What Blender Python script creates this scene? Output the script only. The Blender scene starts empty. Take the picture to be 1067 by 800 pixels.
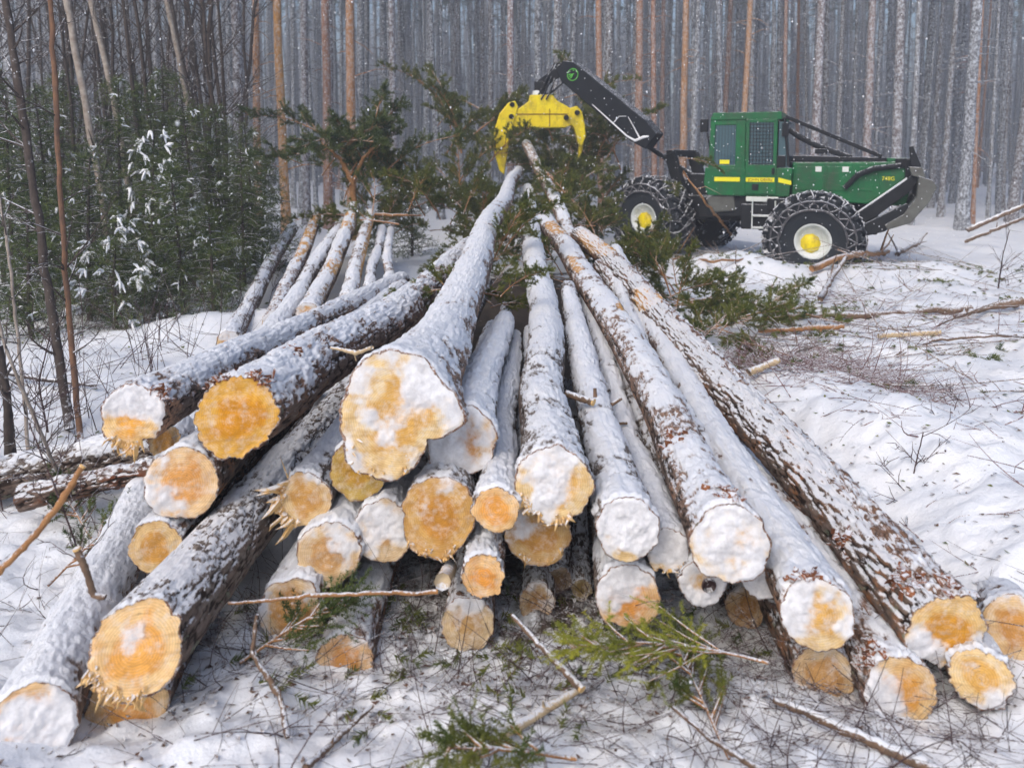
import bpy, math, random
import numpy as np
from mathutils import Vector, Matrix

random.seed(7)
rng = np.random.default_rng(11)
R = math.radians
scene = bpy.context.scene
COL = scene.collection

# ------------------------------------------------------------------ camera
H = 2.2
PITCH = R(5.0)
FPX = 1067 * 28 / 36.0
HORIZON = 160.0
Y0 = HORIZON + FPX * math.tan(PITCH)
cam_d = bpy.data.cameras.new("camera")
cam = bpy.data.objects.new("camera", cam_d)
COL.objects.link(cam)
cam.location = (0, 0, H)
cam.rotation_euler = (R(90) - PITCH, 0, 0)
cam_d.lens = 28
cam_d.sensor_width = 36
cam_d.shift_y = -(400 - Y0) / 1067.0
cam_d.clip_end = 1000
cam_d.clip_start = 0.05
cam_d.dof.use_dof = True
cam_d.dof.focus_distance = 6.0
cam_d.dof.aperture_fstop = 2.0
scene.camera = cam

# ------------------------------------------------------------------ world, sun, exposure
world = bpy.data.worlds.new("World")
scene.world = world
world.use_nodes = True
wn = world.node_tree
bg = wn.nodes["Background"]
sky = wn.nodes.new("ShaderNodeTexSky")
sky.sky_type = 'NISHITA'
sky.sun_disc = False
sky.sun_elevation = R(42)
sky.sun_rotation = R(210)
sky.dust_density = 4.0
sky.air_density = 1.0
hs = wn.nodes.new("ShaderNodeHueSaturation")
hs.inputs["Saturation"].default_value = 1.08
wn.links.new(sky.outputs[0], hs.inputs["Color"])
wn.links.new(hs.outputs[0], bg.inputs[0])
bg.inputs[1].default_value = 0.15
sun_d = bpy.data.lights.new("sun", 'SUN')
sun_d.energy = 0.65
sun_d.angle = R(35)
sun_d.color = (1.0, 0.98, 0.95)
sun = bpy.data.objects.new("sun", sun_d)
COL.objects.link(sun)
sun.rotation_euler = (R(48), 0, R(-30))
sun.location = (0, 0, 60)
scene.view_settings.view_transform = 'Standard'
scene.view_settings.look = 'None'
scene.view_settings.exposure = 0.52
scene.view_settings.gamma = 1.0
scene.cycles.max_bounces = 6
scene.cycles.diffuse_bounces = 3
scene.cycles.glossy_bounces = 2
scene.cycles.transmission_bounces = 4
scene.cycles.volume_bounces = 0
scene.cycles.use_denoising = True
scene.cycles.volume_step_rate = 1


def at(px, py, y):
    """pixel of the 1067x800 photograph + distance along world Y -> world point"""
    u = (px - 533.5) / FPX
    v = (Y0 - py) / FPX
    dx, dy, dz = u, math.cos(PITCH) + v * math.sin(PITCH), -math.sin(PITCH) + v * math.cos(PITCH)
    t = y / dy
    return Vector((dx * t, y, H + dz * t))


# ------------------------------------------------------------------ noise
_perm = np.random.default_rng(3).permutation(512).astype(np.int64)
_perm = np.concatenate([_perm, _perm])
_val = np.random.default_rng(4).uniform(-1, 1, 1024)


def vnoise(p):
    p = np.asarray(p, float)
    i = np.floor(p).astype(np.int64)
    f = p - i
    f = f * f * f * (f * (f * 6 - 15) + 10)
    i &= 511
    x0, y0, z0 = i[:, 0], i[:, 1], i[:, 2]
    x1, y1, z1 = (x0 + 1) & 511, (y0 + 1) & 511, (z0 + 1) & 511

    def h(x, y, z):
        return _val[_perm[(_perm[(_perm[x] + y) & 1023 & 511] + z) & 511]]
    fx, fy, fz = f[:, 0], f[:, 1], f[:, 2]
    c00 = h(x0, y0, z0) * (1 - fx) + h(x1, y0, z0) * fx
    c10 = h(x0, y1, z0) * (1 - fx) + h(x1, y1, z0) * fx
    c01 = h(x0, y0, z1) * (1 - fx) + h(x1, y0, z1) * fx
    c11 = h(x0, y1, z1) * (1 - fx) + h(x1, y1, z1) * fx
    c0 = c00 * (1 - fy) + c10 * fy
    c1 = c01 * (1 - fy) + c11 * fy
    return c0 * (1 - fz) + c1 * fz


def fbm(p, oct=4, gain=0.5):
    p = np.asarray(p, float)
    out, a, tot = 0, 1.0, 0
    for k in range(oct):
        out = out + a * vnoise(p * (2.03 ** k) + 17.3 * k)
        tot += a
        a *= gain
    return out / tot * 1.5


def sstep(a, b, x):
    t = np.clip((x - a) / (b - a), 0, 1)
    return t * t * (3 - 2 * t)


# ------------------------------------------------------------------ tagging and linking
def tag(o, label=None, cat=None, group=None, kind=None):
    if label: o['label'] = label
    if cat: o['category'] = cat
    if group: o['group'] = group
    if kind: o['kind'] = kind
    return o


def link(name, data, parent=None, loc=None):
    o = bpy.data.objects.new(name, data)
    COL.objects.link(o)
    if parent is not None: o.parent = parent
    if loc is not None: o.location = loc
    return o


def empty(name, loc, rz=0):
    o = link(name, None, None, loc)
    o.rotation_euler = (0, 0, rz)
    o.empty_display_size = 0.2
    return o


def mesh_np(name, v, f, mat=None, smooth=True, attrs=None):
    """v (N,3); f: array (M,k) or list of such arrays"""
    me = bpy.data.meshes.new(name)
    v = np.asarray(v, np.float32)
    fl = f if isinstance(f, list) else [f]
    fl = [np.asarray(a, np.int32) for a in fl if len(a)]
    me.vertices.add(len(v))
    me.vertices.foreach_set("co", v.ravel())
    loops = np.concatenate([a.ravel() for a in fl])
    tot = np.concatenate([np.full(len(a), a.shape[1], np.int32) for a in fl])
    start = np.concatenate([[0], np.cumsum(tot)[:-1]]).astype(np.int32)
    me.loops.add(len(loops))
    me.loops.foreach_set("vertex_index", loops)
    me.polygons.add(len(tot))
    me.polygons.foreach_set("loop_start", start)
    me.polygons.foreach_set("loop_total", tot)
    me.update(calc_edges=True)
    me.polygons.foreach_set("use_smooth", np.full(len(tot), smooth, bool))
    if attrs:
        for k, (typ, val) in attrs.items():
            a = me.attributes.new(k, typ, 'POINT')
            a.data.foreach_set('value' if typ == 'FLOAT' else 'vector', np.asarray(val, np.float32).ravel())
    if mat: me.materials.append(mat)
    return me


def grid_faces(n, m, wrap=False, off=0, flip=False):
    i = np.arange(n - 1)[:, None]
    j = np.arange(m if wrap else m - 1)[None, :]
    a = i * m + j
    b = i * m + (j + 1) % m
    c = (i + 1) * m + (j + 1) % m
    d = (i + 1) * m + j
    q = np.stack([a, b, c, d], -1).reshape(-1, 4) + off
    return q[:, ::-1] if flip else q


class MB:
    """collects shapes and links them as ONE mesh"""
    def __init__(s):
        s.v, s.q, s.n = [], {}, 0

    def add(s, v, f):
        v = np.asarray(v, float)
        f = np.asarray(f, int)
        s.v.append(v)
        s.q.setdefault(f.shape[1], []).append(f + s.n)
        s.n += len(v)
        return s

    def box(s, c, size, rot=None, taper=1.0):
        x, y, z = [k / 2 for k in size]
        v = [(-x, -y, -z), (x, -y, -z), (x, y, -z), (-x, y, -z), (-x * taper, -y * taper, z), (x * taper, -y * taper, z), (x * taper, y * taper, z), (-x * taper, y * taper, z)]
        v = np.array(v)
        if rot is not None:
            v = v @ np.array(rot.to_matrix() if hasattr(rot, 'to_matrix') else rot).T
        v = v + np.array(c)
        return s.add(v, [(0, 3, 2, 1), (4, 5, 6, 7), (0, 1, 5, 4), (1, 2, 6, 5), (2, 3, 7, 6), (3, 0, 4, 7)])

    def bar(s, a, b, w, h):
        a, b = Vector(a), Vector(b)
        d = b - a
        q = d.to_track_quat('X', 'Z')
        return s.box((a + b) / 2, (d.length, w, h), q)

    def prism(s, poly, y0, y1, axis='y'):
        n = len(poly)
        pts = []
        for yy in (y0, y1):
            for (a, b) in poly:
                pts.append((a, yy, b) if axis == 'y' else ((yy, a, b) if axis == 'x' else (a, b, yy)))
        s.add(pts, [[i, (i + 1) % n, n + (i + 1) % n, n + i] for i in range(n)])
        base = s.n - 2 * n
        s.q.setdefault(n, []).append(np.array([[base + i for i in range(n)][::-1], [base + n + i for i in range(n)]]))
        return s

    def tube(s, pts, rad, sides=6, cap=True):
        pts = np.array([tuple(p) for p in pts], float)
        n = len(pts)
        rad = np.broadcast_to(np.asarray(rad, float), (n,))
        t = np.gradient(pts, axis=0)
        t /= np.linalg.norm(t, axis=1)[:, None] + 1e-9
        up = np.array([0, 0, 1.0]) if abs(t[:, 2]).mean() < 0.8 else np.array([1.0, 0, 0])
        e1 = np.cross(t, up)
        e1 /= np.linalg.norm(e1, axis=1)[:, None] + 1e-9
        e2 = np.cross(e1, t)
        th = np.linspace(0, 2 * math.pi, sides, endpoint=False)
        v = pts[:, None, :] + rad[:, None, None] * (np.cos(th)[None, :, None] * e1[:, None, :] + np.sin(th)[None, :, None] * e2[:, None, :])
        s.add(v.reshape(-1, 3), grid_faces(n, sides, True))
        if cap:
            b = s.n - n * sides
            s.q.setdefault(sides, []).append(np.array([[b + i for i in range(sides)], [b + (n - 1) * sides + i for i in range(sides)][::-1]]))
        return s

    def lathe(s, prof, axis='y', c=(0, 0, 0), sides=32, amp=0, seed=0):
        """prof: list of (r, h) along the axis"""
        th = np.linspace(0, 2 * math.pi, sides, endpoint=False)
        v = []
        for (r, h) in prof:
            for t in th:
                a, b = r * math.cos(t), r * math.sin(t)
                v.append((a, h, b) if axis == 'y' else ((a, b, h) if axis == 'z' else (h, a, b)))
        return s.add(np.array(v) + np.array(c), grid_faces(len(prof), sides, True))

    def build(s, name, mat, parent=None, loc=None, bevel=0, smooth=False, attrs=None):
        v = np.concatenate(s.v)
        f = [np.concatenate(a) for a in s.q.values()]
        me = mesh_np(name, v, f, mat, smooth)
        o = link(name, me, parent, loc)
        if bevel:
            b = o.modifiers.new("bevel", 'BEVEL')
            b.width = bevel
            b.segments = 2
            b.limit_method = 'ANGLE'
        return o


# ------------------------------------------------------------------ materials
def new_mat(name):
    m = bpy.data.materials.new(name)
    m.use_nodes = True
    nt = m.node_tree
    return m, nt, nt.nodes["Principled BSDF"]


def nd(nt, typ, **kw):
    n = nt.nodes.new(typ)
    for k, v in kw.items():
        if k in ('operation', 'blend_type', 'data_type', 'attribute_name', 'feature', 'noise_dimensions', 'wave_type', 'interpolation_type', 'clamp'):
            setattr(n, k, v)
        else:
            n.inputs[k.replace('_', ' ')].default_value = v
    return n


def noise_n(nt, vec, scale, detail=4, rough=0.55):
    n = nd(nt, "ShaderNodeTexNoise", Scale=scale, Detail=detail, Roughness=rough)
    if vec is not None: nt.links.new(vec, n.inputs["Vector"])
    return n.outputs["Fac"]


def ramp(nt, fac, stops):
    r = nt.nodes.new("ShaderNodeValToRGB")
    e = r.color_ramp.elements
    while len(e) < len(stops): e.new(0.5)
    for el, (p, c) in zip(e, stops):
        el.position = p
        el.color = (c, c, c, 1) if isinstance(c, (int, float)) else tuple(c) + (1,)
    nt.links.new(fac, r.inputs[0])
    return r.outputs[0]


def mixc(nt, fac, a, b, blend='MIX'):
    m = nt.nodes.new("ShaderNodeMix")
    m.data_type = 'RGBA'
    m.blend_type = blend
    for s, v in ((m.inputs[0], fac), (m.inputs[6], a), (m.inputs[7], b)):
        if hasattr(v, 'is_output'): nt.links.new(v, s)
        elif isinstance(v, (int, float)): s.default_value = v
        else: s.default_value = tuple(v) + (1,)
    return m.outputs[2]


def mth(nt, op, a, b=None, clamp=False):
    m = nt.nodes.new("ShaderNodeMath")
    m.operation = op
    m.use_clamp = clamp
    for s, v in zip(m.inputs, (a, b)):
        if v is None: continue
        if hasattr(v, 'is_output'): nt.links.new(v, s)
        else: s.default_value = v
    return m.outputs[0]


def scaled(nt, vec, s):
    m = nt.nodes.new("ShaderNodeMapping")
    m.inputs["Scale"].default_value = s
    nt.links.new(vec, m.inputs[0])
    return m.outputs[0]


def geo(nt, what):
    g = nt.nodes.new("ShaderNodeNewGeometry")
    return g.outputs[what]


def norm_z(nt):
    sx = nt.nodes.new("ShaderNodeSeparateXYZ")
    nt.links.new(geo(nt, "Normal"), sx.inputs[0])
    return sx.outputs[2]


def bump(nt, b, h, strength, dist):
    n = nt.nodes.new("ShaderNodeBump")
    n.inputs["Strength"].default_value = strength
    n.inputs["Distance"].default_value = dist
    nt.links.new(h, n.inputs["Height"])
    nt.links.new(n.outputs[0], b.inputs["Normal"])


SNOWC = (0.84, 0.87, 0.92)


def mat_snow(name, detail=1.0, dirt=0.0):
    m, nt, b = new_mat(name)
    pos = geo(nt, "Position")
    n1 = noise_n(nt, pos, 22 * detail, 6, 0.65)
    n2 = noise_n(nt, pos, 3.1, 3)
    col = mixc(nt, ramp(nt, n2, [(0.35, 0), (0.7, 1)]), (0.80, 0.84, 0.90), (0.88, 0.90, 0.93))
    if dirt > 0:
        sx = nt.nodes.new("ShaderNodeSeparateXYZ")
        nt.links.new(pos, sx.inputs[0])
        ex_ = mth(nt, 'POWER', mth(nt, 'DIVIDE', mth(nt, 'SUBTRACT', sx.outputs[0], 0.15), 1.9), 2.0)
        ey_ = mth(nt, 'POWER', mth(nt, 'DIVIDE', mth(nt, 'SUBTRACT', sx.outputs[1], 9.0), 5.5), 2.0)
        el = mth(nt, 'ADD', mth(nt, 'ADD', ex_, ey_), mth(nt, 'MULTIPLY', mth(nt, 'SUBTRACT', noise_n(nt, pos, 4.5, 6, 0.7), 0.5), 2.2))
        litter = mixc(nt, ramp(nt, noise_n(nt, pos, 60, 4, 0.7), [(0.35, 0), (0.65, 1)]), (0.02, 0.015, 0.010), (0.075, 0.05, 0.03))
        col = mixc(nt, ramp(nt, el, [(0.75, 0.97), (1.05, 0)]), col, litter)
        n3 = noise_n(nt, pos, 38, 4, 0.7)
        n4 = noise_n(nt, pos, 1.7, 3)
        d = mth(nt, 'MULTIPLY', ramp(nt, n3, [(0.66, 0), (0.72, 1)]), ramp(nt, n4, [(0.45, 0), (0.62, 1)]))
        col = mixc(nt, mth(nt, 'MULTIPLY', d, dirt), col, (0.10, 0.07, 0.06))
    nt.links.new(col, b.inputs["Base Color"])
    b.inputs["Roughness"].default_value = 0.6
    b.inputs["Specular IOR Level"].default_value = 0.25
    bump(nt, b, n1, 0.6, 0.02)
    return m


def mat_logbark():
    m, nt, b = new_mat("log_bark")
    at_ = nd(nt, "ShaderNodeAttribute", attribute_name="lc")
    lc = at_.outputs["Vector"]
    oi = nt.nodes.new("ShaderNodeObjectInfo")
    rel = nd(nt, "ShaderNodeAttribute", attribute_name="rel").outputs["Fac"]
    v1 = nd(nt, "ShaderNodeTexVoronoi", Scale=1.0, Randomness=1.0)
    nt.links.new(scaled(nt, lc, (34, 34, 13)), v1.inputs["Vector"])
    n1 = noise_n(nt, scaled(nt, lc, (1, 1, 0.45)), 26, 6, 0.65)
    n2 = noise_n(nt, lc, 5, 4)
    n3 = noise_n(nt, scaled(nt, lc, (1, 1, 0.5)), 70, 5, 0.7)
    base = mixc(nt, ramp(nt, n1, [(0.3, 0), (0.68, 1)]), (0.055, 0.036, 0.028), (0.25, 0.19, 0.155))
    flak = mixc(nt, ramp(nt, mth(nt, 'ADD', mth(nt, 'MULTIPLY', n2, 0.6), mth(nt, 'MULTIPLY', n3, 0.4)), [(0.5, 0), (0.62, 1)]), base, oi.outputs["Color"])
    tint = mixc(nt, oi.outputs["Alpha"], base, flak)
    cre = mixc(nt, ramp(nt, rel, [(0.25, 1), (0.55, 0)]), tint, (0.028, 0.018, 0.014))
    lipc = mixc(nt, ramp(nt, n1, [(0.4, 0), (0.6, 1)]), (0.13, 0.055, 0.03), (0.34, 0.19, 0.11))
    lipc = mixc(nt, ramp(nt, n3, [(0.5, 0), (0.6, .8)]), lipc, (0.72, 0.74, 0.78))
    gt = mth(nt, 'GREATER_THAN', rel, 1.2)
    pt = nd(nt, "ShaderNodeAttribute", attribute_name="pt").outputs["Fac"]
    bare = mixc(nt, ramp(nt, n1, [(0.35, 0), (0.65, 1)]), (0.52, 0.25, 0.07), (0.72, 0.45, 0.18))
    cre = mixc(nt, ramp(nt, mth(nt, 'ADD', pt, mth(nt, 'MULTIPLY', mth(nt, 'SUBTRACT', n1, 0.5), 0.8)), [(0.4, 0), (0.5, 1)]), cre, bare)
    cre = mixc(nt, gt, cre, lipc)
    # green grey lichen flecks
    n5 = noise_n(nt, lc, 17, 3)
    lich = mixc(nt, ramp(nt, n5, [(0.66, 0), (0.70, 0.6)]), cre, (0.20, 0.24, 0.17))
    # frozen snow dust caught on the upper faces
    nz = norm_z(nt)
    du = mth(nt, 'ADD', mth(nt, 'MULTIPLY', nz, 0.46), mth(nt, 'ADD', mth(nt, 'MULTIPLY', n3, 0.8), mth(nt, 'MULTIPLY', n1, 0.5)))
    dust = ramp(nt, du, [(0.86, 0), (0.97, 0.85)])
    col = mixc(nt, dust, lich, (0.78, 0.81, 0.86))
    nt.links.new(col, b.inputs["Base Color"])
    b.inputs["Roughness"].default_value = 0.85
    b.inputs["Specular IOR Level"].default_value = 0.2
    hgt = mth(nt, 'ADD', mth(nt, 'MULTIPLY', n1, 1.0), mth(nt, 'MULTIPLY', v1.outputs["Distance"], 0.5))
    bump(nt, b, mth(nt, 'ADD', hgt, mth(nt, 'MULTIPLY', n3, 0.5)), 0.9, 0.012)
    return m


def mat_cut():
    m, nt, b = new_mat("cut_wood")
    lc = nd(nt, "ShaderNodeAttribute", attribute_name="lc").outputs["Vector"]
    sn = nd(nt, "ShaderNodeAttribute", attribute_name="sn").outputs["Fac"]
    rr = nd(nt, "ShaderNodeAttribute", attribute_name="rr").outputs["Fac"]
    oi = nt.nodes.new("ShaderNodeObjectInfo")
    nz = noise_n(nt, lc, 7, 4)
    ring = mth(nt, 'SINE', mth(nt, 'ADD', mth(nt, 'MULTIPLY', rr, 620), mth(nt, 'MULTIPLY', nz, 9)))
    n1 = noise_n(nt, lc, 14, 5, 0.65)
    n2 = noise_n(nt, lc, 60, 4, 0.7)
    rn = nd(nt, "ShaderNodeAttribute", attribute_name="rn").outputs["Fac"]
    heart = ramp(nt, mth(nt, 'ADD', rn, mth(nt, 'MULTIPLY', mth(nt, 'SUBTRACT', nz, 0.5), 1.1)), [(0.50, 1), (0.68, 0)])
    sap = mixc(nt, oi.outputs["Alpha"], oi.outputs["Color"], (0.86, 0.70, 0.42))
    hrt = mixc(nt, 1.0, oi.outputs["Color"], (0.97, 0.80, 0.50), 'MULTIPLY')
    base = mixc(nt, heart, sap, hrt)
    base = mixc(nt, mth(nt, 'MULTIPLY', ramp(nt, n1, [(0.35, 1), (0.6, 0)]), 0.55), base, mixc(nt, 1.0, oi.outputs["Color"], (0.62, 0.46, 0.28), 'MULTIPLY'))
    base = mixc(nt, mth(nt, 'MULTIPLY', mth(nt, 'ADD', ring, 1.0), 0.11), base, (0.22, 0.10, 0.03))
    saw = noise_n(nt, scaled(nt, lc, (5, 60, 60)), 1.0, 4, 0.6)
    base = mixc(nt, mth(nt, 'MULTIPLY', ramp(nt, saw, [(0.5, 0), (0.7, 1)]), 0.35), base, (0.35, 0.19, 0.07))
    base = mixc(nt, mth(nt, 'MULTIPLY', ramp(nt, n2, [(0.60, 0), (0.72, 1)]), 0.6), base, (0.22, 0.12, 0.05))
    frost = ramp(nt, noise_n(nt, lc, 20, 6, 0.8), [(0.48, 0), (0.68, 0.5)])
    base = mixc(nt, frost, base, (0.74, 0.70, 0.66))
    k = mth(nt, 'ADD', sn, mth(nt, 'MULTIPLY', mth(nt, 'SUBTRACT', noise_n(nt, lc, 45, 6, 0.8), 0.5), 0.9))
    slush = mixc(nt, ramp(nt, k, [(0.12, 0), (0.46, 0.6)]), base, (0.72, 0.73, 0.76))
    snowc = mixc(nt, ramp(nt, noise_n(nt, lc, 11, 5, 0.7), [(0.38, 0), (0.62, 1)]), (0.56, 0.57, 0.60), (0.82, 0.84, 0.88))
    col = mixc(nt, ramp(nt, k, [(0.40, 0), (0.66, 0.62), (0.95, 0.95)]), slush, snowc)
    nt.links.new(col, b.inputs["Base Color"])
    b.inputs["Roughness"].default_value = 0.7
    b.inputs["Specular IOR Level"].default_value = 0.25
    bump(nt, b, mth(nt, 'ADD', n1, mth(nt, 'MULTIPLY', n2, 0.6)), 0.6, 0.006)
    return m


def mat_plain(name, c1, c2=None, scale=12, rough=0.8, spec=0.3, dust=0.0, dscale=30, bmp=0.0, metal=0.0, dustcol=(0.75, 0.78, 0.83), up=0.35, coat=0, dirt=0):
    m, nt, b = new_mat(name)
    tc = nt.nodes.new("ShaderNodeTexCoord").outputs["Object"]
    n1 = noise_n(nt, tc, scale, 5, 0.6)
    col = mixc(nt, ramp(nt, n1, [(0.3, 0), (0.7, 1)]), c1, c2 or tuple(k * 0.7 for k in c1))
    if dirt > 0:
        d1 = ramp(nt, noise_n(nt, scaled(nt, tc, (1, 1, .45)), 3.2, 6, 0.72), [(0.46, 0), (0.66, 1)])
        d2 = ramp(nt, noise_n(nt, scaled(nt, tc, (.5, 1, 2.5)), 16, 4, 0.7), [(0.60, 0), (0.66, 1)])
        col = mixc(nt, mth(nt, 'MULTIPLY', d1, dirt), col, (0.05, 0.045, 0.04))
        col = mixc(nt, mth(nt, 'MULTIPLY', d2, dirt), col, (0.14, 0.13, 0.12))
    if dust > 0:
        n3 = noise_n(nt, tc, dscale, 5, 0.75)
        du = mth(nt, 'ADD', mth(nt, 'MULTIPLY', norm_z(nt), up), n3)
        col = mixc(nt, ramp(nt, du, [(0.78 - 0.3 * dust, 0), (0.88 - 0.28 * dust, 0.92)]), col, dustcol)
    nt.links.new(col, b.inputs["Base Color"])
    b.inputs["Roughness"].default_value = rough
    b.inputs["Specular IOR Level"].default_value = spec
    b.inputs["Metallic"].default_value = metal
    b.inputs["Coat Weight"].default_value = coat
    if bmp: bump(nt, b, n1, bmp, 0.01)
    return m


def mat_needles(name, c1, c2, frost=0.25):
    m, nt, b = new_mat(name)
    tc = nt.nodes.new("ShaderNodeTexCoord").outputs["Object"]
    n1 = noise_n(nt, tc, 5, 3)
    col = mixc(nt, ramp(nt, n1, [(0.35, 0), (0.65, 1)]), c1, c2)
    n2 = noise_n(nt, tc, 40, 3, 0.7)
    col = mixc(nt, mth(nt, 'MULTIPLY', ramp(nt, n2, [(0.62, 0), (0.70, 1)]), frost), col, (0.7, 0.74, 0.78))
    nt.links.new(col, b.inputs["Base Color"])
    b.inputs["Roughness"].default_value = 0.6
    b.inputs["Specular IOR Level"].default_value = 0.3
    return m


def mat_trunk():
    m, nt, b = new_mat("pine_trunk_bark")
    pos = geo(nt, "Position")
    oi = nt.nodes.new("ShaderNodeObjectInfo")
    n1 = noise_n(nt, scaled(nt, pos, (1, 1, 0.3)), 14, 5, 0.65)
    col = mixc(nt, ramp(nt, n1, [(0.3, 0), (0.7, 1)]), mixc(nt, 1.0, oi.outputs["Color"], (0.45, 0.42, 0.42), 'MULTIPLY'), oi.outputs["Color"])
    n2 = noise_n(nt, scaled(nt, pos, (1, 1, 0.8)), 15, 6, 0.8)
    col = mixc(nt, mth(nt, "MULTIPLY", ramp(nt, n2, [(0.44, 0), (0.61, 0.85)]), oi.outputs["Alpha"]), col, (0.62, 0.68, 0.76))
    nt.links.new(col, b.inputs["Base Color"])
    b.inputs["Roughness"].default_value = 0.9
    b.inputs["Specular IOR Level"].default_value = 0.1
    return m


M = {}
M['snow'] = mat_snow("snow_ground", 1.0, 0.75)
M['logsnow'] = mat_snow("snow_crust", 1.6)


def mat_crust():
    m, nt, b = new_mat("log_snow_crust")
    oi = nt.nodes.new("ShaderNodeObjectInfo")
    lc = nd(nt, "ShaderNodeAttribute", attribute_name="lc").outputs["Vector"]
    th = nd(nt, "ShaderNodeAttribute", attribute_name="th").outputs["Fac"]
    n1 = noise_n(nt, lc, 30, 6, 0.7)
    n2 = noise_n(nt, scaled(nt, lc, (1, 1, .55)), 62, 5, 0.75)
    n3 = noise_n(nt, lc, 6, 4, 0.6)
    n4 = noise_n(nt, scaled(nt, lc, (1, 1, .5)), 17, 4, 0.6)
    bark = mixc(nt, ramp(nt, n2, [(0.35, 0), (0.7, 1)]), (0.075, 0.052, 0.042), mixc(nt, 0.3, oi.outputs["Color"], (0.36, 0.30, 0.27)))
    white = mixc(nt, ramp(nt, n3, [(0.35, 0), (0.7, 1)]), (0.76, 0.80, 0.87), (0.88, 0.90, 0.93))
    # 0 bark .. 1 snow : thin places let the bark plates through
    k = mth(nt, 'ADD', mth(nt, 'MULTIPLY', th, 0.50), mth(nt, 'ADD', mth(nt, 'MULTIPLY', n2, 0.42), mth(nt, 'ADD', mth(nt, 'MULTIPLY', n1, 0.45), mth(nt, 'MULTIPLY', n4, 0.50))))
    pt = nd(nt, "ShaderNodeAttribute", attribute_name="pt").outputs["Fac"]
    bare = mixc(nt, ramp(nt, n1, [(0.35, 0), (0.65, 1)]), (0.52, 0.25, 0.07), (0.72, 0.45, 0.18))
    pf = ramp(nt, mth(nt, 'ADD', pt, mth(nt, 'MULTIPLY', mth(nt, 'SUBTRACT', n1, 0.5), 0.8)), [(0.4, 0), (0.5, 1)])
    bark = mixc(nt, pf, bark, bare)
    k = mth(nt, 'SUBTRACT', k, mth(nt, 'MULTIPLY', pf, 0.12))
    col = mixc(nt, ramp(nt, k, [(0.76, 0), (0.86, .72), (0.96, 1)]), bark, white)
    nt.links.new(col, b.inputs["Base Color"])
    b.inputs["Roughness"].default_value = 0.65
    b.inputs["Specular IOR Level"].default_value = 0.25
    bump(nt, b, mth(nt, 'ADD', n1, mth(nt, 'MULTIPLY', k, 1.2)), 0.8, 0.012)
    return m


M['crust'] = mat_crust()
M['bark'] = mat_logbark()
M['cut'] = mat_cut()
M['trunk'] = mat_trunk()
M['splinter'] = mat_plain("fresh_splinters", (0.78, 0.55, 0.26), (0.62, 0.38, 0.14), 20, 0.7, dust=0.15)
M['stick'] = mat_plain("stick_bark", (0.22, 0.14, 0.09), (0.10, 0.07, 0.05), 30, 0.9, dust=0.28, dscale=50)
M['stick_orange'] = mat_plain("orange_stick", (0.42, 0.22, 0.09), (0.25, 0.12, 0.05), 25, 0.8, dust=0.2, dscale=60)
M['stick_pale'] = mat_plain("pale_peeled_stick", (0.62, 0.50, 0.32), (0.45, 0.33, 0.20), 25, 0.8, dust=0.3, dscale=50)
M['twig'] = mat_plain("dark_twig", (0.085, 0.05, 0.05), (0.05, 0.03, 0.03), 20, 0.9, dust=0.12, dscale=60)
M['redtwig'] = mat_plain("red_brown_twig", (0.20, 0.10, 0.09), (0.12, 0.06, 0.06), 20, 0.9, dust=0.25, dscale=60)
M['rust'] = mat_plain("rusty_torn_bark", (0.30, 0.11, 0.04), (0.10, 0.04, 0.025), 30, 0.9, dust=0.2, dscale=60)
M['chips'] = mat_plain("bark_chips", (0.16, 0.08, 0.045), (0.05, 0.03, 0.02), 9, 0.9, dust=0.1)
M['needle'] = mat_needles("pine_needles", (0.052, 0.085, 0.018), (0.17, 0.18, 0.028), 0.4)
M['needle_dark'] = mat_needles("spruce_needles", (0.028, 0.058, 0.016), (0.12, 0.155, 0.035), 0.9)
M['needle_fresh'] = mat_needles("fresh_spruce_needles", (0.36, 0.36, 0.04), (0.15, 0.18, 0.025), 0.3)
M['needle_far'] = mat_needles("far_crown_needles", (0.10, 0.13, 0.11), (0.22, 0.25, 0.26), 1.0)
M['birch'] = mat_plain("pale_sapling_bark", (0.40, 0.36, 0.32), (0.20, 0.16, 0.13), 14, 0.9, dust=0.15, dscale=20)
M['sapbrown'] = mat_plain("brown_sapling_bark", (0.24, 0.13, 0.075), (0.11, 0.07, 0.055), 10, 0.9, dust=0.2, dscale=18)
M['darksap'] = mat_plain("dark_sapling_bark", (0.085, 0.068, 0.060), (0.045, 0.036, 0.033), 14, 0.9, dust=0.26, dscale=18)
M['green'] = mat_plain("green_paint", (0.004, 0.15, 0.045), (0.006, 0.10, 0.038), 3, 0.45, 0.35, dust=0.26, dscale=16, up=0.25, dirt=.55)
M['yellow'] = mat_plain("yellow_paint", (0.90, 0.74, 0.004), (0.78, 0.58, 0.004), 4, 0.4, 0.45, dust=0.1, dscale=26, up=0.1, dustcol=(0.35, 0.30, 0.10), dirt=.5)
M['stripe'] = mat_plain("yellow_stripe", (0.85, 0.80, 0.03), (0.8, 0.75, 0.03), 3, 0.4)
M['black'] = mat_plain("black_steel", (0.012, 0.014, 0.018), (0.022, 0.024, 0.028), 8, 0.7, 0.2, dust=0.2, dscale=26, up=0.3)
M['boomsteel'] = mat_plain("boom_black_paint", (0.010, 0.013, 0.018), (0.016, 0.019, 0.025), 6, 0.65, 0.2, dust=0.05, dscale=30)
M['tyre'] = mat_plain("tyre_rubber", (0.022, 0.028, 0.036), (0.03, 0.034, 0.04), 7, 0.9, 0.15, dust=0.42, dscale=6, up=0.22)
M['chain'] = mat_plain("snowy_chain", (0.05, 0.05, 0.06), (0.12, 0.12, 0.13), 14, 0.6, 0.4, dust=0.36, dscale=7)
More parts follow.
